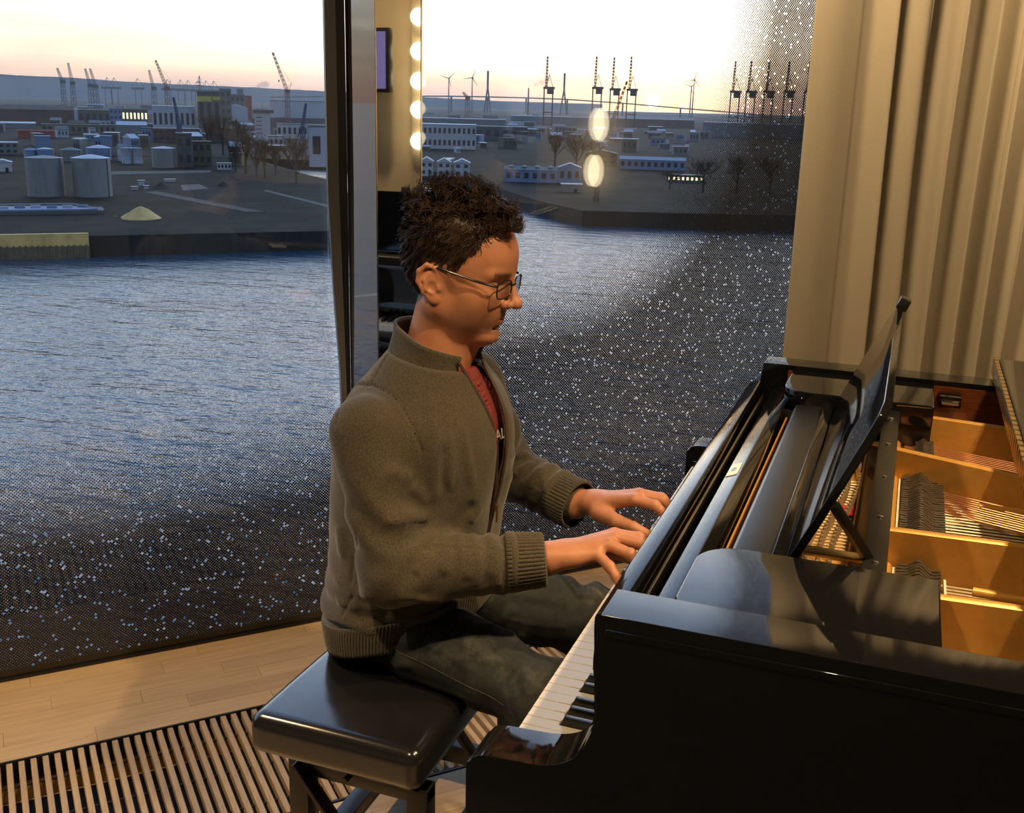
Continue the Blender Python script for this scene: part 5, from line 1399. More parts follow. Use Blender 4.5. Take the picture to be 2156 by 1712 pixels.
def frame_at(x, yb=None, dist=None):
    """ground point, px size there in metres, heading"""
    p = on_z(x, yb, ZL) if dist is None else at_range(x, 400, dist)
    p = np.array((p[0], p[1], ZL)); dep = np.dot(p - CAM, CF); d = p - CAM
    return p, dep / F_, math.atan2(-d[0], d[1])
def px_height(x, y, p):
    """height above ground of the pixel (x,y) on the vertical through p"""
    d = ray(x, y); k = math.hypot(p[0] - CAM[0], p[1] - CAM[1]) / math.hypot(d[0], d[1]); return CAM[2] + d[2] * k - ZL
WIN_D = mat('dark_window_glass', (0.02, 0.025, 0.035), 0.2)
WIN_L = mat('lit_window', (0.8, 0.7, 0.4), 0.5, emit=(1.0, 0.80, 0.42), estr=1.6)
FOOT = []
def building(name, label, cat, x0, x1, yb, yt, depth, m, roofm=None, roof='flat', wins=(0, 0), lit=False, vents=0, group=None, door=False, rot=0.0, dist=None):
    xc = (x0 + x1) / 2; p, s, rz = frame_at(xc, yb, dist); w = (x1 - x0) * s; h = max(1.0, px_height(xc, yt, p)); roofm = roofm or m
    FOOT.append((p[0] - math.sin(rz) * depth / 2, p[1] + math.cos(rz) * depth / 2, max(w, depth) * 0.6))
    o = thing(name, label, cat, tuple(p), rz + rot, group)
    hb = h if roof == 'flat' else h * 0.78
    MB().box(-w / 2, w / 2, 0, depth, 0, hb).build('wall', m, o)
    if roof == 'flat': MB().box(-w / 2 - 0.3, w / 2 + 0.3, -0.3, depth + 0.3, hb, hb + max(0.25, h * 0.05)).build('roof', roofm, o)
    elif roof == 'gable':    # ridge runs away from the viewer
        MB().prism([(-w / 2 - 0.4, hb), (w / 2 + 0.4, hb), (0, h)], -0.4, depth + 0.4, 'y').build('roof', roofm, o)
    elif roof == 'long':     # ridge runs across the view
        MB().prism([(-0.5, hb), (depth + 0.5, hb), (depth / 2, h)], -w / 2 - 0.4, w / 2 + 0.4, 'x').build('roof', roofm, o)
    elif roof == 'arch':
        pr = [(w / 2 * math.cos(PI * i / 10), hb + (h - hb) * math.sin(PI * i / 10)) for i in range(11)]
        MB().prism(pr, -0.3, depth + 0.3, 'y').build('roof', roofm, o)
    nx, ny = wins; me = None
    for i in range(nx):
        for j in range(ny):
            ww, wh = w / nx * 0.5, hb / ny * 0.45
            if me is None:
                q = MB().box(-ww / 2, ww / 2, -0.12, 0.05, -wh / 2, wh / 2).build('window', WIN_L if lit else WIN_D, o); me = q.data
            else: q = link(bpy.data.objects.new('window', me), o)
            q.location = (-w / 2 + w / nx * (i + 0.5), 0, hb / ny * (j + 0.55))
    for i in range(vents):
        MB().box(-1.2, 1.2, -1.2, 1.2, 0, max(0.8, h * 0.10)).build('roof_vent', WHT, o).location = (-w / 2 + w * (i + 0.5) / vents, depth * 0.35, h + (0.2 if roof == 'flat' else -h * 0.05))
    if door: MB().box(-w * 0.08, w * 0.08, -0.15, 0.05, 0, hb * 0.45).build('door', WIN_D, o).location = (w * 0.2, 0, 0)
    return o
WHT = flat('pale_blue_white_cladding', (0.25, 0.28, 0.34), 0.6, 0.06, 0.05)
WHB = flat('white_render', (0.28, 0.29, 0.32), 0.7, 0.08, 0.05)
GRY = flat('grey_cladding', (0.10, 0.115, 0.13), 0.7, 0.15, 0.08)
DGR = flat('dark_grey_cladding', (0.055, 0.06, 0.068), 0.7, 0.2, 0.08)
BRN = flat('brown_brick', (0.075, 0.050, 0.042), 0.9, 0.3, 0.1)
RED = flat('rust_red', (0.17, 0.050, 0.035), 0.8, 0.25, 0.1)
BLU = flat('slate_blue_cladding', (0.09, 0.14, 0.25), 0.6, 0.12, 0.08)
OLV = flat('olive_brick', (0.085, 0.080, 0.060), 0.85, 0.2, 0.1)
BGE = flat('beige_brick', (0.10, 0.09, 0.074), 0.85, 0.25, 0.1)
YEL = flat('yellow_band', (0.34, 0.30, 0.07), 0.7, 0.1, 0.05)
ROOFL = flat('light_metal_roof', (0.24, 0.29, 0.38), 0.5, 0.05, 0.05)
REFL_YEL = flat('yellow_reflection', (0.46, 0.31, 0.11), 0.95, 0.25, 0.25)  # colour of the lit room mirrored in the window pane
TANK = mat('galvanised_tank', (0.13, 0.15, 0.17), 0.6, metal=0.1, build=noisy((0.10, 0.115, 0.13), (0.145, 0.16, 0.18), 0.8, (1, 1, 0.25)))
CRANE = flat('dark_crane_steel', (0.030, 0.030, 0.040), 0.7, 0.2, 0.2)
CRNR = flat('rusty_crane_steel', (0.20, 0.09, 0.06), 0.7, 0.2, 0.2)
CRNB = flat('blue_crane_steel', (0.035, 0.055, 0.12), 0.6, 0.2, 0.2)
def tank(label, x0, x1, yb, yt, m=TANK, rm=None, cone=0.10, stair=False, group=None):
    xc = (x0 + x1) / 2; p, s, rz = frame_at(xc, yb); r = (x1 - x0) * s / 2; h = px_height(xc, yt, p)
    p = p + np.array((-math.sin(rz), math.cos(rz), 0)) * r
    FOOT.append((p[0], p[1], r * 1.1))
    o = thing('storage_tank', label, 'tank', tuple(p), rz, group)
    hb = h - r * 2 * cone
    MB().lathe([(r * 1.01, 0), (r * 1.01, 0.3), (r, 0.35), (r, hb - 0.3), (r * 1.015, hb - 0.25), (r * 1.015, hb)], 36).build('shell', m, o, smooth=True)
    MB().lathe([(r * 1.015, hb), (r * 0.5, hb + r * cone * 1.2), (r * 0.06, h), (0.01, h)], 36).build('roof', rm or m, o, smooth=True)
    for k in range(3): MB().lathe([(r * 1.006, 0), (r * 1.006, 0.12)], 36).build('ring_beam', GRY, o, smooth=True).location = (0, 0, hb * (k + 1) / 4)
    if stair:
        MB().bar((-r * 0.8, -r * 0.75, 0), (r * 0.7, -r * 0.85, hb), 0.5, 0.25).build('stair', DGR, o)
    else: MB().box(r * 0.80, r * 0.84, -r * 0.62, -r * 0.58, 0, hb).build('ladder', DGR, o)
    return o
tank('large grey storage tank with a plain dished roof beside the blue quay roof', 62, 137, 415, 329, cone=0.06)
tank('large grey storage tank with a pale patch on its roof beside the heap-shaped yellow reflection', 158, 236, 416, 327, rm=ROOFL, cone=0.09)
tank('squat grey tank with a pale cone roof behind the gravel strip', 322, 371, 354, 309, rm=ROOFL, cone=0.08)
tank('white upright silo with a dark diagonal stair', 258, 278, 345, 311, m=WHT, stair=True, cone=0.04)
tank('plain white upright silo next to the one with a stair', 280, 300, 345, 311, m=WHT, cone=0.04)
tank('blue-grey tank with a bright cone roof behind the large tanks', 184, 234, 337, 306, m=BLU, rm=ROOFL, cone=0.12)
tank('small pale blue domed tank behind the plain-roofed large tank', 52, 80, 332, 312, m=BLU, cone=0.14)
tank('pale blue domed tank standing next to the smallest one', 80, 113, 333, 311, m=BLU, rm=ROOFL, cone=0.10)
tank('low grey tank with a flat dome between the two large tanks', 130, 172, 340, 311, m=GRY, cone=0.12)
building('industrial_block', 'slender dark concrete tower block beside the squat tank', 'tower', 375, 406, 353, 284, 12, DGR, wins=(2, 2))
building('industrial_block', 'low brown-grey works building beside the dark concrete tower', 'building', 408, 446, 349, 300, 10, OLV, wins=(3, 2))
building('process_tower', 'plain slate blue box tower behind the domed tanks', 'tower', 77, 107, 322, 288, 10, BLU)
building('process_tower', 'plain slate blue slab tower near the white silos', 'tower', 214, 237, 326, 288, 10, BLU)
building('warehouse', 'white warehouse with a large pale sloping roof', 'warehouse', 249, 309, 290, 256, 22, GRY, ROOFL, 'long')
building('warehouse', 'very long brown brick warehouse under the ridge', 'warehouse', -60, 150, 262, 221, 40, BRN, roof='long')
building('warehouse', 'brown warehouse behind the blue container stack', 'warehouse', 168, 232, 262, 233, 40, OLV, wins=(5, 1))
building('container_stack', 'dark blue stack of containers between two brown halls', 'containers', 233, 258, 266, 230, 10, BLU, wins=(3, 3))
building('warehouse', 'pale metal shed between the two brown warehouses', 'shed', 140, 169, 257, 226, 30, WHT, roof='gable')
building('depot', 'olive depot with a row of lit lamps along its front', 'depot', 259, 311, 260, 231, 30, OLV, wins=(7, 1), lit=True)
building('arcade_building', 'long low beige building with a row of arched bays', 'building', 95, 252, 283, 263, 14, BGE, DGR, wins=(14, 1))
building('shed', 'low white shed with a snow-pale roof at the picture edge', 'shed', -60, 70, 270, 256, 26, GRY, ROOFL, 'long')
building('shed', 'low rust-red shed in front of the arcade building', 'shed', 42, 112, 291, 272, 8, RED, RED, 'long')
building('office_block', 'low flat-roofed office with a pale fascia behind the tanks', 'office', -40, 36, 325, 301, 16, GRY, WHT, wins=(6, 2))
building('hut', 'small white gabled hut beside the plain-roofed large tank', 'hut', -10, 25, 362, 336, 9, WHB, ROOFL, 'gable', door=True)
building('warehouse', 'white shed row behind the blue harbour crane', 'shed', 325, 412, 280, 226, 40, WHT, ROOFL, wins=(8, 1))
building('works_building', 'brown works building with a pale edge below the white shed row', 'works', 325, 420, 300, 272, 20, BRN, GRY, wins=(8, 2))
silo = building('silo_block', 'tall grain silo block with a yellow band under its roof', 'silo', 420, 466, 282, 197, 30, BGE, DGR, wins=(3, 1))
_h = max(v.co.z for v in [c for c in silo.children if c.name.startswith('wall')][0].data.vertices); _w = max(v.co.x for v in [c for c in silo.children if c.name.startswith('wall')][0].data.vertices)
MB().box(-_w - 0.15, _w * 0.25, -0.3, 5, _h * 0.80, _h * 0.93).build('yellow_band', YEL, silo); MB().box(_w * 0.35, _w + 0.15, -0.3, 5, _h * 0.84, _h * 0.93).build('yellow_band', YEL, silo)
building('elevator_tower', 'pale grain elevator tower beside the yellow-banded silo', 'tower', 466, 489, 262, 190, 24, BGE, GRY, wins=(2, 4))
building('mill_building', 'stepped pale mill building right behind the ship tower', 'mill', 488, 516, 255, 201, 24, BGE, GRY, wins=(3, 3))
building('mill_building', 'small grey penthouse block above the stepped mill', 'block', 501, 514, 246, 190, 12, GRY)
building('brick_tower', 'rust-red brick tower beside the stepped mill', 'tower', 517, 531, 250, 204, 12, RED)
building('warehouse', 'pale blue steep-sided shed below the mill', 'shed', 474, 522, 258, 219, 22, WHT, ROOFL, 'gable')
building('terminal_hall', 'long white hall with dark boxes on its roof', 'hall', 571, 690, 248, 214, 40, WHT, DGR, vents=5)
building('terminal_hall', 'long dark low hall in front of the white hall', 'hall', 556, 692, 268, 243, 30, DGR, DGR, 'long')
building('quay_shed', 'white quay shed with red containers before the dark hall', 'shed', 584, 648, 292, 262, 12, WHB, GRY, wins=(6, 1))
building('container_stack', 'rust-red containers stacked by the green harbour crane', 'containers', 604, 664, 282, 267, 10, RED, RED, wins=(4, 1))
building('boat_hall', 'lavender-white boat hall beside the inlet next to the mullion', 'hall', 652, 716, 352, 268, 18, WHT, GRY, wins=(2, 1), door=True)
building('site_trailer', 'small white site trailer with two windows on the gravel strip', 'trailer', 458, 487, 358, 344, 4, WHB, WHB, wins=(4, 1))
building('brown_works', 'brown brick works behind the bare trees', 'works', 436, 520, 300, 262, 20, BRN, BRN, 'long')
FOOT += [(float(frame_at(x_, None, 1900)[0][0]), float(frame_at(x_, None, 1900)[0][1]), 45.0) for x_ in (1148, 1248, 1284, 1319, 1532, 1564, 1601, 1642, 1684)]
# blue roofed quay building with white edges, and the room's yellow reflection modelled as wall and heap
qp, qs, qr = frame_at(95, 452)
qb = thing('quay_building', 'blue-roofed quay building with thin white roof edges on the near quay', 'building', tuple(qp), qr)
W1 = 235 * qs
MB().box(-W1 / 2, W1 / 2, 0, 12, 0, 1.2).build('wall', DGR, qb)
MB().prism([(-W1 / 2, 0), (W1 / 2 - 2, 0), (W1 / 2 - 10, 13), (-W1 / 2, 13)], 1.2, 1.7, 'z').build('roof', BLU, qb)
for a, b_ in (((-W1 / 2 + 5, 13, 2.4), (W1 / 2 - 10, 13, 2.4)), ((W1 / 2 - 10, 13, 2.4), (W1 / 2 - 2, 0, 1.9)), ((-W1 / 2, 18, 2.6), (-W1 / 2 + 5, 13, 2.4))):
    MB().bar(a, b_, 0.25).build('white_edge', WHB, qb)
for k in range(6): MB().box(-1.6, 1.6, -0.6, 0.6, 0, 0.8).build('roof_hatch', (ROOFL, BLU)[k % 2], qb).location = (-W1 / 2 + 6 + k * W1 / 7.5, 5 + (k % 3), 1.7)
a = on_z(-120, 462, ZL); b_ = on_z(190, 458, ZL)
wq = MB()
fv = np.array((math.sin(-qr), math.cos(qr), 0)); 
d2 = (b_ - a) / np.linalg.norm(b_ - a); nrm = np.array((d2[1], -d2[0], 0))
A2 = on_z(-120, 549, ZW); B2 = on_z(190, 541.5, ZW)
for lo_, hi_, mm, nm in ((ZW - 0.5, ZL - 2.6, flat('mirrored_tan_wall', (0.13, 0.10, 0.06), 0.9, 0.35, 0.5), 'lower_wall'), (ZL - 2.6, ZL + 0.9, REFL_YEL, 'upper_wall')):  # reflected interior wall, given solid form out on the quay
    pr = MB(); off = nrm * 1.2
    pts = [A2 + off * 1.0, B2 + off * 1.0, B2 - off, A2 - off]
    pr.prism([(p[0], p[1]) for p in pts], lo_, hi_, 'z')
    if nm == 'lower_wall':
        sq = thing('reflection_wall', 'reflection of the lit interior built as a wall section below the blue-roofed building', 'quay wall', (0, 0, 0))  # stands in for the room mirrored in the pane, not a real quay wall
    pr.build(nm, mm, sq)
for k in range(24):
    p = A2 + (B2 - A2) * (k + 0.5) / 24 + nrm * 1.5
    MB().box(-0.18, 0.18, -0.18, 0.18, ZW - 0.5, ZL - 2.2).build('fender_pile', OLV, sq).location = (p[0], p[1], 0)
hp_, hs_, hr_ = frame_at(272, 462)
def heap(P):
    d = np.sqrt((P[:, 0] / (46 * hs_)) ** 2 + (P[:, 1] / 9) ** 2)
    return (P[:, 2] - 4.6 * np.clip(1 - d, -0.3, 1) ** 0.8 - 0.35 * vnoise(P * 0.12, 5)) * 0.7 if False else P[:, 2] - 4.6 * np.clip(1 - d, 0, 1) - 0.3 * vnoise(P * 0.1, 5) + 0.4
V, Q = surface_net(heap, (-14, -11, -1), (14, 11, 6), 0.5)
sh_ = np_mesh('reflection_heap', V, Q, REFL_YEL); sh_.location = tuple(hp_ + np.array((0, 6, 0))); sh_.rotation_euler = (0, 0, hr_)  # yellow blob reflected in the glass, shaped as a mound outdoors
tag(sh_, 'bright yellow window reflection built as a heap at the end of the reflection wall', 'reflection')
# piles along the dark quay
# surfaces and heaps on the peninsula
GRAV = flat('pale_gravel', (0.060, 0.058, 0.052), 0.95, 0.2, 0.2)
DIRT = flat('dark_dirt', (0.035, 0.028, 0.024), 0.95, 0.3, 0.3)
def patch(name, label, cat, pix, m, th=0.12):
    pts = [on_z(x, y, ZL) for x, y in pix]; o = MB().prism([(p[0], p[1]) for p in pts], ZL - 0.05, ZL + th, 'z').build(name, m); return tag(o, label, cat)
patch('gravel_strip', 'pale gravel strip running behind the open quay land', 'gravel', [(232, 368), (440, 364), (446, 359), (236, 361)], GRAV)
patch('dirt_track', 'faint dirt track crossing the open quay land', 'track', [(300, 405), (520, 447), (560, 447), (330, 403)], DIRT)
patch('dirt_track', 'second faint track along the inlet bank', 'track', [(560, 400), (690, 432), (690, 437), (556, 403)], GRAV)
patch('paved_yard', 'bare paved yard between dirt mounds', 'yard', [(385, 402), (440, 398), (420, 388), (380, 390)], flat('brown_yard', (0.07, 0.05, 0.045), 0.9, 0.2, 0.2))
def mound(label, x, yb, wpx, hpx, m, cat='mound'):
    p, s, rz = frame_at(x, yb); W2 = wpx * s / 2; h = hpx * s
    def fn(P): return P[:, 2] - h * np.clip(1 - np.sqrt((P[:, 0] / W2) ** 2 + (P[:, 1] / (W2 * 0.8)) ** 2), 0, 1) - 0.15 * h * vnoise(P / (W2 * 0.6), int(x)) * np.exp(-(P[:, 0] / W2) ** 2 - (P[:, 1] / W2) ** 2) + 0.12 * h
    V, Q = surface_net(fn, (-W2 * 1.1, -W2, -h * 0.3), (W2 * 1.1, W2, h * 1.5), max(h / 10, W2 / 20)); o = np_mesh('dirt_mound', V, Q, m); o.location = tuple(p); o.rotation_euler = (0, 0, rz); return tag(o, label, cat)
mound('dark conical dirt mound beside the pale concrete blocks', 340, 396, 50, 14, DIRT)
mound('low dark dirt mound nearer the white trailer', 470, 392, 30, 12, DIRT)
mound('small brown rubble mound behind the pale concrete blocks', 300, 386, 36, 9, GRAV)
for i, (x, y, w_, lab) in enumerate([(298, 391, 12, 'pale concrete block, middle and tallest of the cluster'), (284, 400, 13, 'pale concrete block on the tank side of the cluster'), (308, 398, 9, 'pale concrete block beside the dirt mound'), (358, 383, 22, 'flat white slab lying beyond the dirt mound')]):
    building('concrete_block', lab, 'block', x - w_ / 2, x + w_ / 2, y, y - (10, 6, 6, 2)[i], 3, WHB)
# bare winter trees
def tree(label, x, yb, yt, wpx, seed, m, group, brush=0):
    p, s, rz = frame_at(x, yb); h = px_height(x, yt, p); w = wpx * s; r = random.Random(seed)
    o = thing('bare_tree', label, 'tree', tuple(p), rz, group)
    trunk = MB(); tw = MB()
    trunk.tube([(0, 0, -0.3), (r.uniform(-.2, .2), 0, h * 0.3), (r.uniform(-.4, .4), 0, h * 0.62)], [h * 0.030, h * 0.022, h * 0.012], 6)
    def br(a, d, L, rad, lev):
        b = a + d * L; mid = a.lerp(b, 0.5) + Vector((r.uniform(-1, 1), r.uniform(-1, 1), r.uniform(-.3, 1))) * L * 0.08
        tw.tube([a, mid, b], [rad, rad * 0.8, rad * 0.5], 3, cap=False)
        if lev:
            for k in range(4 if lev > 1 else 5):
                t = r.uniform(0.35, 1.0); dd = (d + Vector((r.uniform(-1, 1) * w / h * 1.5, r.uniform(-1, 1) * 0.8, r.uniform(0.0, 0.9)))).normalized()
                br(a.lerp(b, t), dd, L * r.uniform(0.45, 0.7), rad * 0.55, lev - 1)
    nb = 13
    for k in range(nb):
        z = h * r.uniform(0.10, 0.60); a = Vector((0, 0, z)); an = r.uniform(0, 2 * PI)
        d = Vector((math.cos(an) * w / h * 1.1, math.sin(an) * w / h * 0.9, 1.0)).normalized()
        br(a, d, (h - z) * r.uniform(0.38, 0.62), h * 0.010, 3)
    trunk.build('trunk', m, o, smooth=True); q = tw.build('branches', m, o, recalc=False); q['kind'] = 'stuff'
    return o
BARK = flat('brown_winter_twigs', (0.062, 0.050, 0.036), 0.95, 0.3, 0.3)
BARK2 = flat('dark_winter_twigs', (0.030, 0.026, 0.024), 0.95, 0.3, 0.3)
tree('broad bare willow at the tip of the inlet bank beside the mullion', 624, 386, 282, 70, 1, BARK, 'bare trees by the inlet')
for i, (x, yb, yt, w_, lab) in enumerate([(496, 362, 286, 34, 'slim bare tree by the white trailer'), (518, 366, 276, 34, 'tall bare tree second from the white trailer'), (540, 371, 283, 34, 'bare tree in the middle of the inlet row'), (558, 375, 287, 30, 'bare tree on the river side of the inlet row'),
                                    (580, 368, 300, 30, 'low bare tree between the inlet row and the willow')]):
    tree(lab, x, yb, yt, w_, 20 + i, BARK, 'bare trees by the inlet')
for i, (x, yb, yt, w_, lab) in enumerate([(440, 330, 238, 34, 'dense brown poplar in front of the yellow-banded silo'), (470, 326, 240, 36, 'brown poplar beside the elevator tower'), (505, 320, 245, 30, 'brown poplar below the mill')]):
    tree(lab, x, yb, yt, w_, 40 + i, BARK, 'brown poplars by the silo')
for i, (x, yb, yt, w_, lab) in enumerate([(1168, 352, 268, 46, 'dark bare tree behind the blue gabled hall'), (1213, 358, 276, 44, 'dark bare tree beside the reflected upper lamp'), (1248, 356, 290, 50, 'dark bare tree above the dock crane'),
                                    (1480, 405, 325, 66, 'dark bushy tree at the shore bend'), (1550, 408, 318, 66, 'tall dark bushy tree behind the dotted glass'), (1620, 412, 322, 66, 'dark bushy tree close to the curtain edge'), (1410, 398, 345, 70, 'low dark bushy tree by the lit yard')]):
    tree(lab, x, yb, yt, w_, 60 + i, BARK2, 'dark trees on the far shore')
# ---- buildings seen through the other pane
building('port_office', 'large white port building with a window band behind the pianist', 'building', 880, 1002, 314, 264, 30, WHB, ROOFL, wins=(12, 2))
building('warehouse', 'long grey flat warehouse behind the white port building', 'warehouse', 880, 1065, 275, 251, 40, GRY, WHT)
for i, (x0, x1, lab) in enumerate([(885, 912, 'white gabled house beside the column'), (921, 949, 'white gabled house in the middle of three'), (956, 989, 'white gabled house nearest the blue shed')]):
    building('gabled_house', lab, 'house', x0, x1, 371 + i, 331 + i * 2, 12, WHB, WHT, 'gable', wins=(2, 2), door=True, group='three white gabled houses')
building('shore_shed', 'long blue shed with white roof vents on the far shore', 'shed', 1062, 1172, 384, 351, 10, BLU, GRY, 'long', wins=(6, 1), vents=4)
building('boat_hall', 'blue gabled hall at the end of the blue shed', 'hall', 1175, 1222, 386, 344, 12, BLU, BLU, 'gable', wins=(3, 1))
building('shore_hut', 'small hut with a white flat roof on the far quay', 'hut', 1181, 1225, 405, 389, 8, GRY, WHB, door=True)
building('warehouse', 'dark warehouse behind the bare trees of the far shore', 'warehouse', 1000, 1110, 296, 268, 30, DGR, GRY, wins=(6, 1))
building('warehouse', 'pale flat warehouse below the first harbour gantry', 'warehouse', 1075, 1240, 262, 246, 60, GRY, WHT)
building('warehouse', 'long brown warehouse below the setting sun', 'warehouse', 1240, 1460, 268, 246, 60, BRN, GRY, 'long')
building('warehouse', 'long slate blue shed in front of the brown warehouse', 'warehouse', 1304, 1442, 358, 331, 14, BLU, BLU, 'long', wins=(10, 1))
building('warehouse', 'dark brick depot on the shore between trees and blue shed', 'depot', 1230, 1298, 348, 316, 18, BRN, DGR, 'gable', wins=(4, 2))
building('yard_building', 'low dark yard building with a row of lit windows', 'building', 1405, 1480, 384, 370, 12, DGR, DGR, wins=(8, 1), lit=True)
building('terminal_hall', 'long pale terminal hall behind the dotted glass', 'hall', 1480, 1760, 292, 262, 50, GRY, WHT)
# background sheds, each described by its colour and the landmark it stands near
MARK = [(-60, 'at the picture edge under the ridge'), (90, 'below the shortest boom'), (190, 'below the close pair of booms'), (290, 'under the single far container crane'), (360, 'behind the blue harbour crane'), (450, 'behind the yellow-banded silo'), (540, 'behind the ship tower'), (620, 'under the tallest lattice crane'),
        (890, 'behind the white port building'), (990, 'under the first bridge pylon'), (1070, 'below the bridge deck'), (1150, 'beside the gantry by the chimney'), (1240, 'under the three gantries'), (1350, 'below the setting sun'), (1450, 'past the sun under the turbine'), (1560, 'behind the dotted glass'), (1640, 'near the curtain edge')]
HUE = [(GRY, 'grey'), (DGR, 'charcoal'), (BRN, 'brown'), (BGE, 'beige'), (OLV, 'olive'), (WHT, 'white'), (BLU, 'slate blue')]
seen_l = {}
for i in range(420):
    k = i % len(MARK); hue = HUE[(i // len(MARK) + k + (i // 119)) % len(HUE)]
    x = MARK[k][0] + rnd.uniform(0, 85)
    if 690 < x < 885: continue
    near_ = (i // len(MARK)) % 3 < 2
    dd = rnd.uniform(640, 1500) if near_ else rnd.uniform(1500, 3400)
    if near_ and x > 1000: dd = rnd.uniform(950, 1700)
    if (1480 < x) or (600 < x < 700): continue
    w_ = rnd.uniform(9, 34); p, s, rz = frame_at(x, None, dd)
    form = rnd.choice(('flat', 'pitched', 'low')); hh = {'flat': rnd.uniform(6, 11), 'pitched': rnd.uniform(6, 9), 'low': rnd.uniform(3, 5)}[form]; ww = w_ * s; dp = rnd.uniform(10, 26)
    lab = '%s %s %s shed %s' % ('nearby' if near_ else 'distant', {'flat': 'flat-roofed', 'pitched': 'pitched', 'low': 'very low'}[form], hue[1], MARK[k][1])
    if lab in seen_l: continue
    cx_, cy_ = p[0] - math.sin(rz) * dp / 2, p[1] + math.cos(rz) * dp / 2; cr0 = max(ww, dp) * 0.65
    if any(math.hypot(cx_ - a_, cy_ - b2) < cr0 + c2 for a_, b2, c2 in FOOT): continue
    FOOT.append((cx_, cy_, cr0))
    seen_l[lab] = 1
    o = thing('harbour_shed', lab, 'shed', tuple(p), rz + rnd.uniform(-0.3, 0.3), 'harbour sheds on the plain')
    MB().box(-ww / 2, ww / 2, 0, dp, 0, hh).build('wall', hue[0], o)
    rm_ = rnd.choice((GRY, WHT, DGR, ROOFL, BRN))
    if form == 'pitched': MB().prism([(-1, hh), (dp + 1, hh), (dp / 2, hh + 3)], -ww / 2 - 0.5, ww / 2 + 0.5, 'x').build('roof', rm_, o)
    else: MB().box(-ww / 2 - 0.3, ww / 2 + 0.3, -0.3, dp + 0.3, hh, hh + 0.6).build('roof', rm_, o)
    if near_:
        for q_ in range(3): MB().box(-ww * 0.07, ww * 0.07, -0.12, 0.05, hh * 0.35, hh * 0.75).build('window', WIN_D, o).location = (ww * (q_ - 1) * 0.3, 0, 0)
# ---- ship
sp, ss, sr = frame_at(556, 296)
sh2 = thing('cargo_ship', 'white ship tower with bridge wings moored behind the bare trees', 'ship', tuple(sp), sr)
u = ss
MB().box(-22 * u, 20 * u, 0, 40, 0, 7 * u).build('hull', WHT, sh2)
MB().box(-18 * u, 14 * u, 4, 16, 7 * u, 56 * u).build('superstructure', WHB, sh2)
MB().box(-20 * u, 22 * u, 3, 12, 56 * u, 62 * u).build('bridge_wing', DGR, sh2)
MB().box(-14 * u, 10 * u, 5, 14, 62 * u, 66 * u).build('wheelhouse_roof', WHB, sh2)
MB().tube([(-2 * u, 9, 66 * u), (-2 * u, 9, 78 * u)], 0.4, 6).build('mast', WHB, sh2)
for k in range(5):
    MB().box(-15 * u, -3 * u, 3.8, 4.05, 0, 1.6 * u).build('window', WIN_D, sh2).location = (0, 0, (14 + 8 * k) * u)
MB().prism([(14 * u, 10 * u), (20 * u, 10 * u), (14 * u, 50 * u)], 6, 12, 'y').build('funnel_deck', GRY, sh2)
# ---- cranes
def lattice(m, a, b, w0, w1, nseg, th):
    a = Vector(a); b = Vector(b); d = (b - a).normalized(); u = d.orthogonal().normalized(); v_ = d.cross(u)
    rings = []
    for i in range(nseg + 1):
        t = i / nseg; c = a.lerp(b, t); w = (w0 + (w1 - w0) * t) / 2
        rings.append([c + (u * x + v_ * y) * w for x, y in ((1, 1), (-1, 1), (-1, -1), (1, -1))])
    for k in range(4): m.bar(rings[0][k], rings[-1][k], th)
    for i in range(nseg):
        for k in range(4): m.bar(rings[i][k], rings[i + 1][(k + 1) % 4], th * 0.7)
def jib_crane(label, xb, yb, xt, yt, dist, m, aframe=True, hook=False):
    p, s, rz = frame_at(xb, None, dist); o = thing('jib_crane', label, 'crane', tuple(p), rz)
    hb = px_height(xb, yb, p); ht = px_height(xt, yt, p); dx = (xt - xb) * s
    L = MB(); lattice(L, (0, 0, hb), (dx, 0, ht), 5 * s, 2.5 * s, 9, max(0.5, 0.6 * s)); L.build('jib', m, o)
    T = MB(); lattice(T, (0, 0, 0), (0, 0, hb), 8 * s, 6 * s, 4, max(0.6, 0.8 * s)); T.build('tower', m, o)
    MB().box(-5 * s, 6 * s, -3 * s, 3 * s, hb - 4 * s, hb + 3 * s).build('cab', m, o)
    if aframe:
        MB().bar((4 * s, 0, hb), (9 * s, 0, hb + 16 * s), 0.8 * s).build('gantry_post', m, o)
        MB().bar((9 * s, 0, hb + 16 * s), (dx * 0.85, 0, hb + (ht - hb) * 0.85), 0.35 * s).build('tie_rope', m, o)
        MB().bar((9 * s, 0, hb + 16 * s), (-6 * s, 0, hb), 0.4 * s).build('tie_rope', m, o)
    if hook:
        MB().bar((dx * 0.6, 0, hb + (ht - hb) * 0.6), (dx * 0.6, 0, hb + 22 * s), 0.3 * s).build('hoist_rope', m, o)
        MB().box(dx * 0.6 - 1.3 * s, dx * 0.6 + 1.3 * s, -s, s, hb + 18 * s, hb + 22 * s).build('hook_block', m, o)
    return o
jib_crane('rusty lattice crane with a thick boom standing clear of the ridge', 364, 186, 345, 127, 1700, CRNR)
jib_crane('tallest rusty lattice crane with a hanging hook beside the mullion', 611, 192, 584, 110, 1500, CRNR, hook=True)
for x, yb, xt, yt, lab in [(151, 172, 143, 144, 'short raised boom at the ridge, first from the picture edge'), (171, 175, 166, 133, 'tall upright boom at the ridge beside the shortest boom'), (207, 180, 200, 145, 'raised boom at the ridge, thinner of the close pair'), (218, 182, 210, 145, 'raised boom at the ridge, thicker of the close pair'), (337, 186, 330, 148, 'raised boom just beside the rusty lattice crane')]:
    jib_crane(lab, x, yb, xt, yt, 2500 + x * 1.1, CRANE, aframe=False)
jib_crane('dark blue harbour crane standing among the white sheds', 385, 262, 377, 205, 900, CRNB, aframe=False)
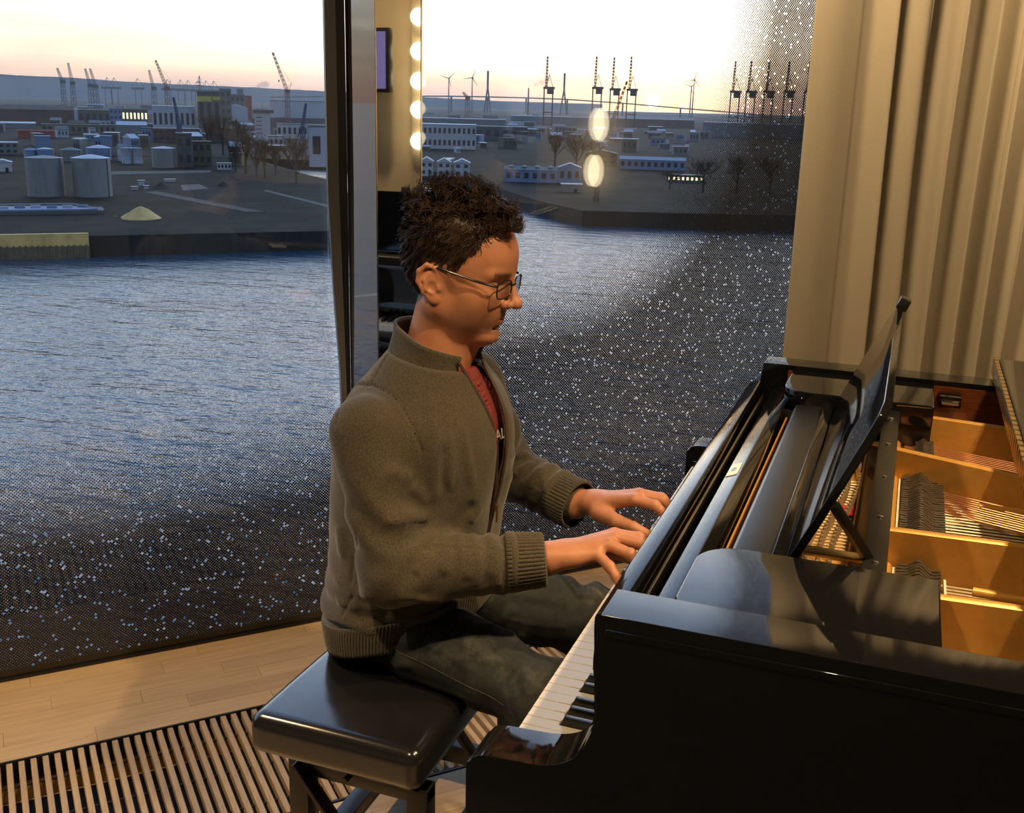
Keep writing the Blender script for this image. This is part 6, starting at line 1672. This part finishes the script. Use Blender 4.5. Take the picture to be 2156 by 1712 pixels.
jib_crane('green-grey harbour crane by the quay shed with red containers', 640, 270, 649, 218, 800, CRNB, aframe=False)
_ac = [0]
def aframe_crane(label, x, yt, dist=None):
    dist = 4000 + 130 * (_ac[0] % 2); _ac[0] += 1
    p, s, rz = frame_at(x, None, dist); o = thing('container_crane', label, 'crane', tuple(p), rz, 'far container cranes below the ridge')
    h = px_height(x, yt, p); w = 12 * s
    M = MB()
    for sx in (-1, 1): M.bar((sx * 6 * s, 0, 0), (sx * 6 * s, 0, h * 0.62), 1.5 * s)
    M.build('portal', CRANE, o)
    MB().box(-13 * s, 13 * s, -s, s, h * 0.58, h * 0.66).build('girder', CRANE, o)
    F2 = MB(); F2.bar((-12 * s, 0, h * 0.66), (0, 0, h), 0.7 * s); F2.bar((12 * s, 0, h * 0.66), (0, 0, h), 0.7 * s); F2.bar((-3 * s, 0, h * 0.66), (0, 0, h), 0.8 * s); F2.build('mast_stays', CRANE, o)
for x, yt, lab in [(243, 163, 'far container crane nearest the rusty close-pair booms'), (257, 164, 'far container crane second of the first close pair'), (305, 165, 'single far container crane between the booms'), (366, 167, 'far container crane below the thick boom'), (393, 168, 'far container crane, first of the dense row'), (408, 169, 'far container crane, second of the dense row'),
                   (428, 170, 'far container crane, third of the dense row'), (445, 170, 'far container crane, fourth of the dense row'), (461, 171, 'far container crane ending the dense row')]:
    aframe_crane(lab, x, yt)
def gantry(label, x, boom_top, dist=1900, m=CRANE, sc=1.0, tone=0, base_top=182):
    p, s, rz = frame_at(x, None, dist); s *= sc; o = thing('gantry_crane', label, 'crane', tuple(p), rz, 'harbour gantries with raised booms')
    hb = px_height(x, base_top, p); ht = px_height(x, boom_top, p)
    for sx in (-9, 9):
        for dy in (0, 22): MB().bar((sx * s, dy, 0), (sx * s, dy, hb), 2.4 * s).build('leg', m, o)
    MB().box(-11 * s, 13 * s, -2, 24, hb - 3 * s, hb + 1.5 * s).build('portal_beam', m, o)
    MB().box(-3 * s, 11 * s, 2, 20, hb - 13 * s, hb - 3 * s).build('machinery_house', m, o)
    MB().box(-10 * s, 10 * s, 0, 22, hb * 0.38, hb * 0.38 + 2 * s).build('sill_beam', m, o)
    B = MB(); lattice(B, (-5 * s, 8, hb), (-4 * s, 8, ht), 3.4 * s, 2.0 * s, 10, 0.8 * s); B.build('raised_boom', m, o)
    A = MB(); A.bar((-6 * s, 8, hb), (1 * s, 8, hb + 26 * s), 1.3 * s); A.bar((9 * s, 8, hb), (1 * s, 8, hb + 26 * s), 1.1 * s); A.bar((1 * s, 8, hb + 26 * s), (-4 * s, 8, ht * 0.95), 0.5 * s); A.build('mast', m, o)
    return o
for x, yt, bt, lab in [(1148, 118, 184, 'gantry crane with raised boom next to the smoking chimney'), (1248, 118, 184, 'gantry crane with raised boom, first of three by the sun'), (1284, 120, 187, 'gantry crane with raised boom, middle of three by the sun'), (1319, 118, 188, 'gantry crane with raised boom closest to the sun')]:
    gantry(lab, x, yt, base_top=bt)
for i, (x, lab) in enumerate([(1532, 'gantry crane behind the dotted glass, nearest the sun'), (1564, 'gantry crane behind the dotted glass, second from the sun'), (1601, 'gantry crane behind the dotted glass, third from the sun'), (1642, 'gantry crane behind the dotted glass, fourth from the sun'), (1684, 'gantry crane behind the dotted glass beside the curtain')]):
    gantry(lab, x, 128, base_top=192)
jib_crane('slanting dark jib crane crossing in front of the gantries', 1280, 262, 1309, 170, 1300, CRANE, aframe=False)
jib_crane('small pink-grey jib crane beside the second wind turbine', 982, 206, 972, 194, 2400, CRNR, aframe=False)
# dock crane on the near corner of the far shore
jib_crane('dark squat dock crane on the corner of the far quay', 1256, 396, 1250, 376, 470, CRANE, aframe=False)
# wind turbines
TOWER = flat('turbine_grey', (0.10, 0.09, 0.10), 0.6, 0.05, 0.05)
def turbine(label, x, yt, dist, rot):
    p, s, rz = frame_at(x, None, dist); o = thing('wind_turbine', label, 'wind turbine', tuple(p), rz, 'wind turbines on the horizon')
    h = px_height(x, yt, p); MB().tube([(0, 0, 0), (0, 0, h)], [1.6 * s, 0.8 * s], 8).build('tower', TOWER, o, smooth=True)
    MB().box(-1.5 * s, 2.5 * s, -1.5 * s, 1.5 * s, h - s, h + 1.2 * s).build('nacelle', TOWER, o)
    for k in range(3):
        a = rot + k * 2 * PI / 3; MB().tube([(0, -2 * s, h), (math.sin(a) * 20 * s, -2 * s, h + math.cos(a) * 20 * s)], [0.9 * s, 0.25 * s], 5).build('blade', TOWER, o, smooth=True)
turbine('wind turbine nearest the polished column', 943, 165, 3800, 2.9)
turbine('wind turbine beside the small pink-grey crane', 991, 164, 3800, 2.5)
turbine('wind turbine on the far side of the sun', 1446, 168, 3400, 0.3)
turbine('thin wind turbine just behind the one past the sun', 1441, 182, 4200, 0.9)
# cable-stayed bridge
bd = 4600
pA, sA, rA = frame_at(1023, None, bd); pB, sB, rB = frame_at(1180, None, bd)
bg_ = thing('cable_stayed_bridge', 'long high bridge with two slender forked pylons on the horizon', 'bridge', tuple(pA), 0)
lw = lambda p: Vector((p[0] - pA[0], p[1] - pA[1], 0))
dirb = (lw(pB)).normalized()
hdk = px_height(1100, 206, pA)
for nm, x, p, yt in (('a', 1023, pA, 149), ('b', 1180, pB, 154)):
    c = lw(p); h = px_height(x, yt, p); M = MB(); sd = dirb * (7 * sA)
    M.bar(c + sd + Vector((0, 0, 0)), c + Vector((0, 0, h * 0.62)), 4.2 * sA * 0.6); M.bar(c - sd, c + Vector((0, 0, h * 0.62)), 4.2 * sA * 0.6); M.bar(c + Vector((0, 0, h * 0.60)), c + Vector((0, 0, h)), 4.6 * sA * 0.7)
    M.build('pylon', CRANE, bg_)
a = lw(pA) - dirb * 900; seq = [-900, -500, -150, 0, 160, 330, 560, 800, 1150]
hh = [0.62, 0.85, 0.98, 1.0, 1.0, 0.97, 0.82, 0.6, 0.3]
for (s0, h0), (s1, h1) in zip(zip(seq, hh), zip(seq[1:], hh[1:])):
    MB().bar(dirb * s0 + Vector((0, 0, hdk * h0)), dirb * s1 + Vector((0, 0, hdk * h1)), 14, 5).build('deck_span', CRANE, bg_)
    MB().bar(dirb * s1 + Vector((0, 0, 0)), dirb * s1 + Vector((0, 0, hdk * h1)), 6).build('pier', CRANE, bg_)
# chimney with smoke
cp, cs_, crz = frame_at(1107, None, 3000)
ch = thing('chimney', 'slim dark chimney with a smoke plume beside the bridge', 'chimney', tuple(cp), crz); hc = px_height(1107, 185, cp)
MB().tube([(0, 0, 0), (0, 0, hc)], [2.2 * cs_, 1.3 * cs_], 10).build('stack', CRANE, ch, smooth=True)
smk = bpy.data.materials.new('grey_smoke'); smk.use_nodes = True; t = smk.node_tree; t.nodes.clear()
vs = t.nodes.new('ShaderNodeVolumePrincipled'); vs.inputs['Color'].default_value = (0.55, 0.5, 0.58, 1); vs.inputs['Density'].default_value = 0.035; ou = t.nodes.new('ShaderNodeOutputMaterial'); t.links.new(vs.outputs[0], ou.inputs[1])
def plume(name, label, x, y, dist, w, h_, seed, up=0.45):
    p = at_range(x, y, dist); s = dist / F_
    def fn(P):
        d = 1e3; r = np.random.RandomState(seed)
        d = np.full(len(P), 1e3)
        for k in range(9):
            u_ = k / 8; d = np.minimum(d, ball(P, (u_ * w * s + r.normal() * s, 0, u_ * h_ * s + r.normal() * s), (1.2 + 5.5 * u_ ** 0.7) * s))
        return d + 0.8 * s * vnoise(P / (9 * s), seed)
    V, Q = surface_net(fn, (-8 * s, -8 * s, -8 * s), ((w + 9) * s, 8 * s, (h_ + 10) * s), 1.0 * s)
    o = np_mesh(name, V, Q, smk); o.location = tuple(p); o.rotation_euler = (0, 0, math.atan2(-(p - CAM)[0], (p - CAM)[1]))
    return tag(o, label, 'smoke', kind='stuff')
plume('chimney_smoke', 'drifting grey smoke plume from the slim chimney', 1109, 183, 3000, 42, 14, 2)
plume('harbour_smoke', 'pale smoke wisp rising beside the tallest lattice crane', 528, 190, 3000, 30, 14, 3)
# pylon
pp, ps, prz = frame_at(432, None, 2800)
py_ = thing('power_pylon', 'lattice power pylon among the far container cranes', 'pylon', tuple(pp), prz); hpy = px_height(432, 160, pp)
M = MB(); lattice(M, (0, 0, 0), (0, 0, hpy), 8 * ps, 1.2 * ps, 9, 0.5 * ps); M.build('mast', CRANE, py_)
for k, w_ in ((0.72, 6), (0.82, 7), (0.91, 4)): MB().bar((-w_ * ps, 0, hpy * k), (w_ * ps, 0, hpy * k), 0.7 * ps).build('cross_arm', CRANE, py_)

# ---- evening haze lying over the harbour plain
hz = bpy.data.materials.new('evening_haze'); hz.use_nodes = True; t = hz.node_tree; t.nodes.clear()
vs = t.nodes.new('ShaderNodeVolumeScatter'); vs.inputs['Color'].default_value = (0.80, 0.88, 1.0, 1); vs.inputs['Density'].default_value = 0.000055; vs.inputs['Anisotropy'].default_value = 0.35
ou = t.nodes.new('ShaderNodeOutputMaterial'); t.links.new(vs.outputs[0], ou.inputs[1])
hb_ = MB(); q = [gpt(-9000, 620), gpt(9000, 620), gpt(9000, 8800), gpt(-9000, 8800)]
hb_.prism(q, ZW - 2, 70.0, 'z')
tag(hb_.build('harbour_haze', hz), 'thin blue evening haze over the distant harbour', 'haze', kind='stuff')
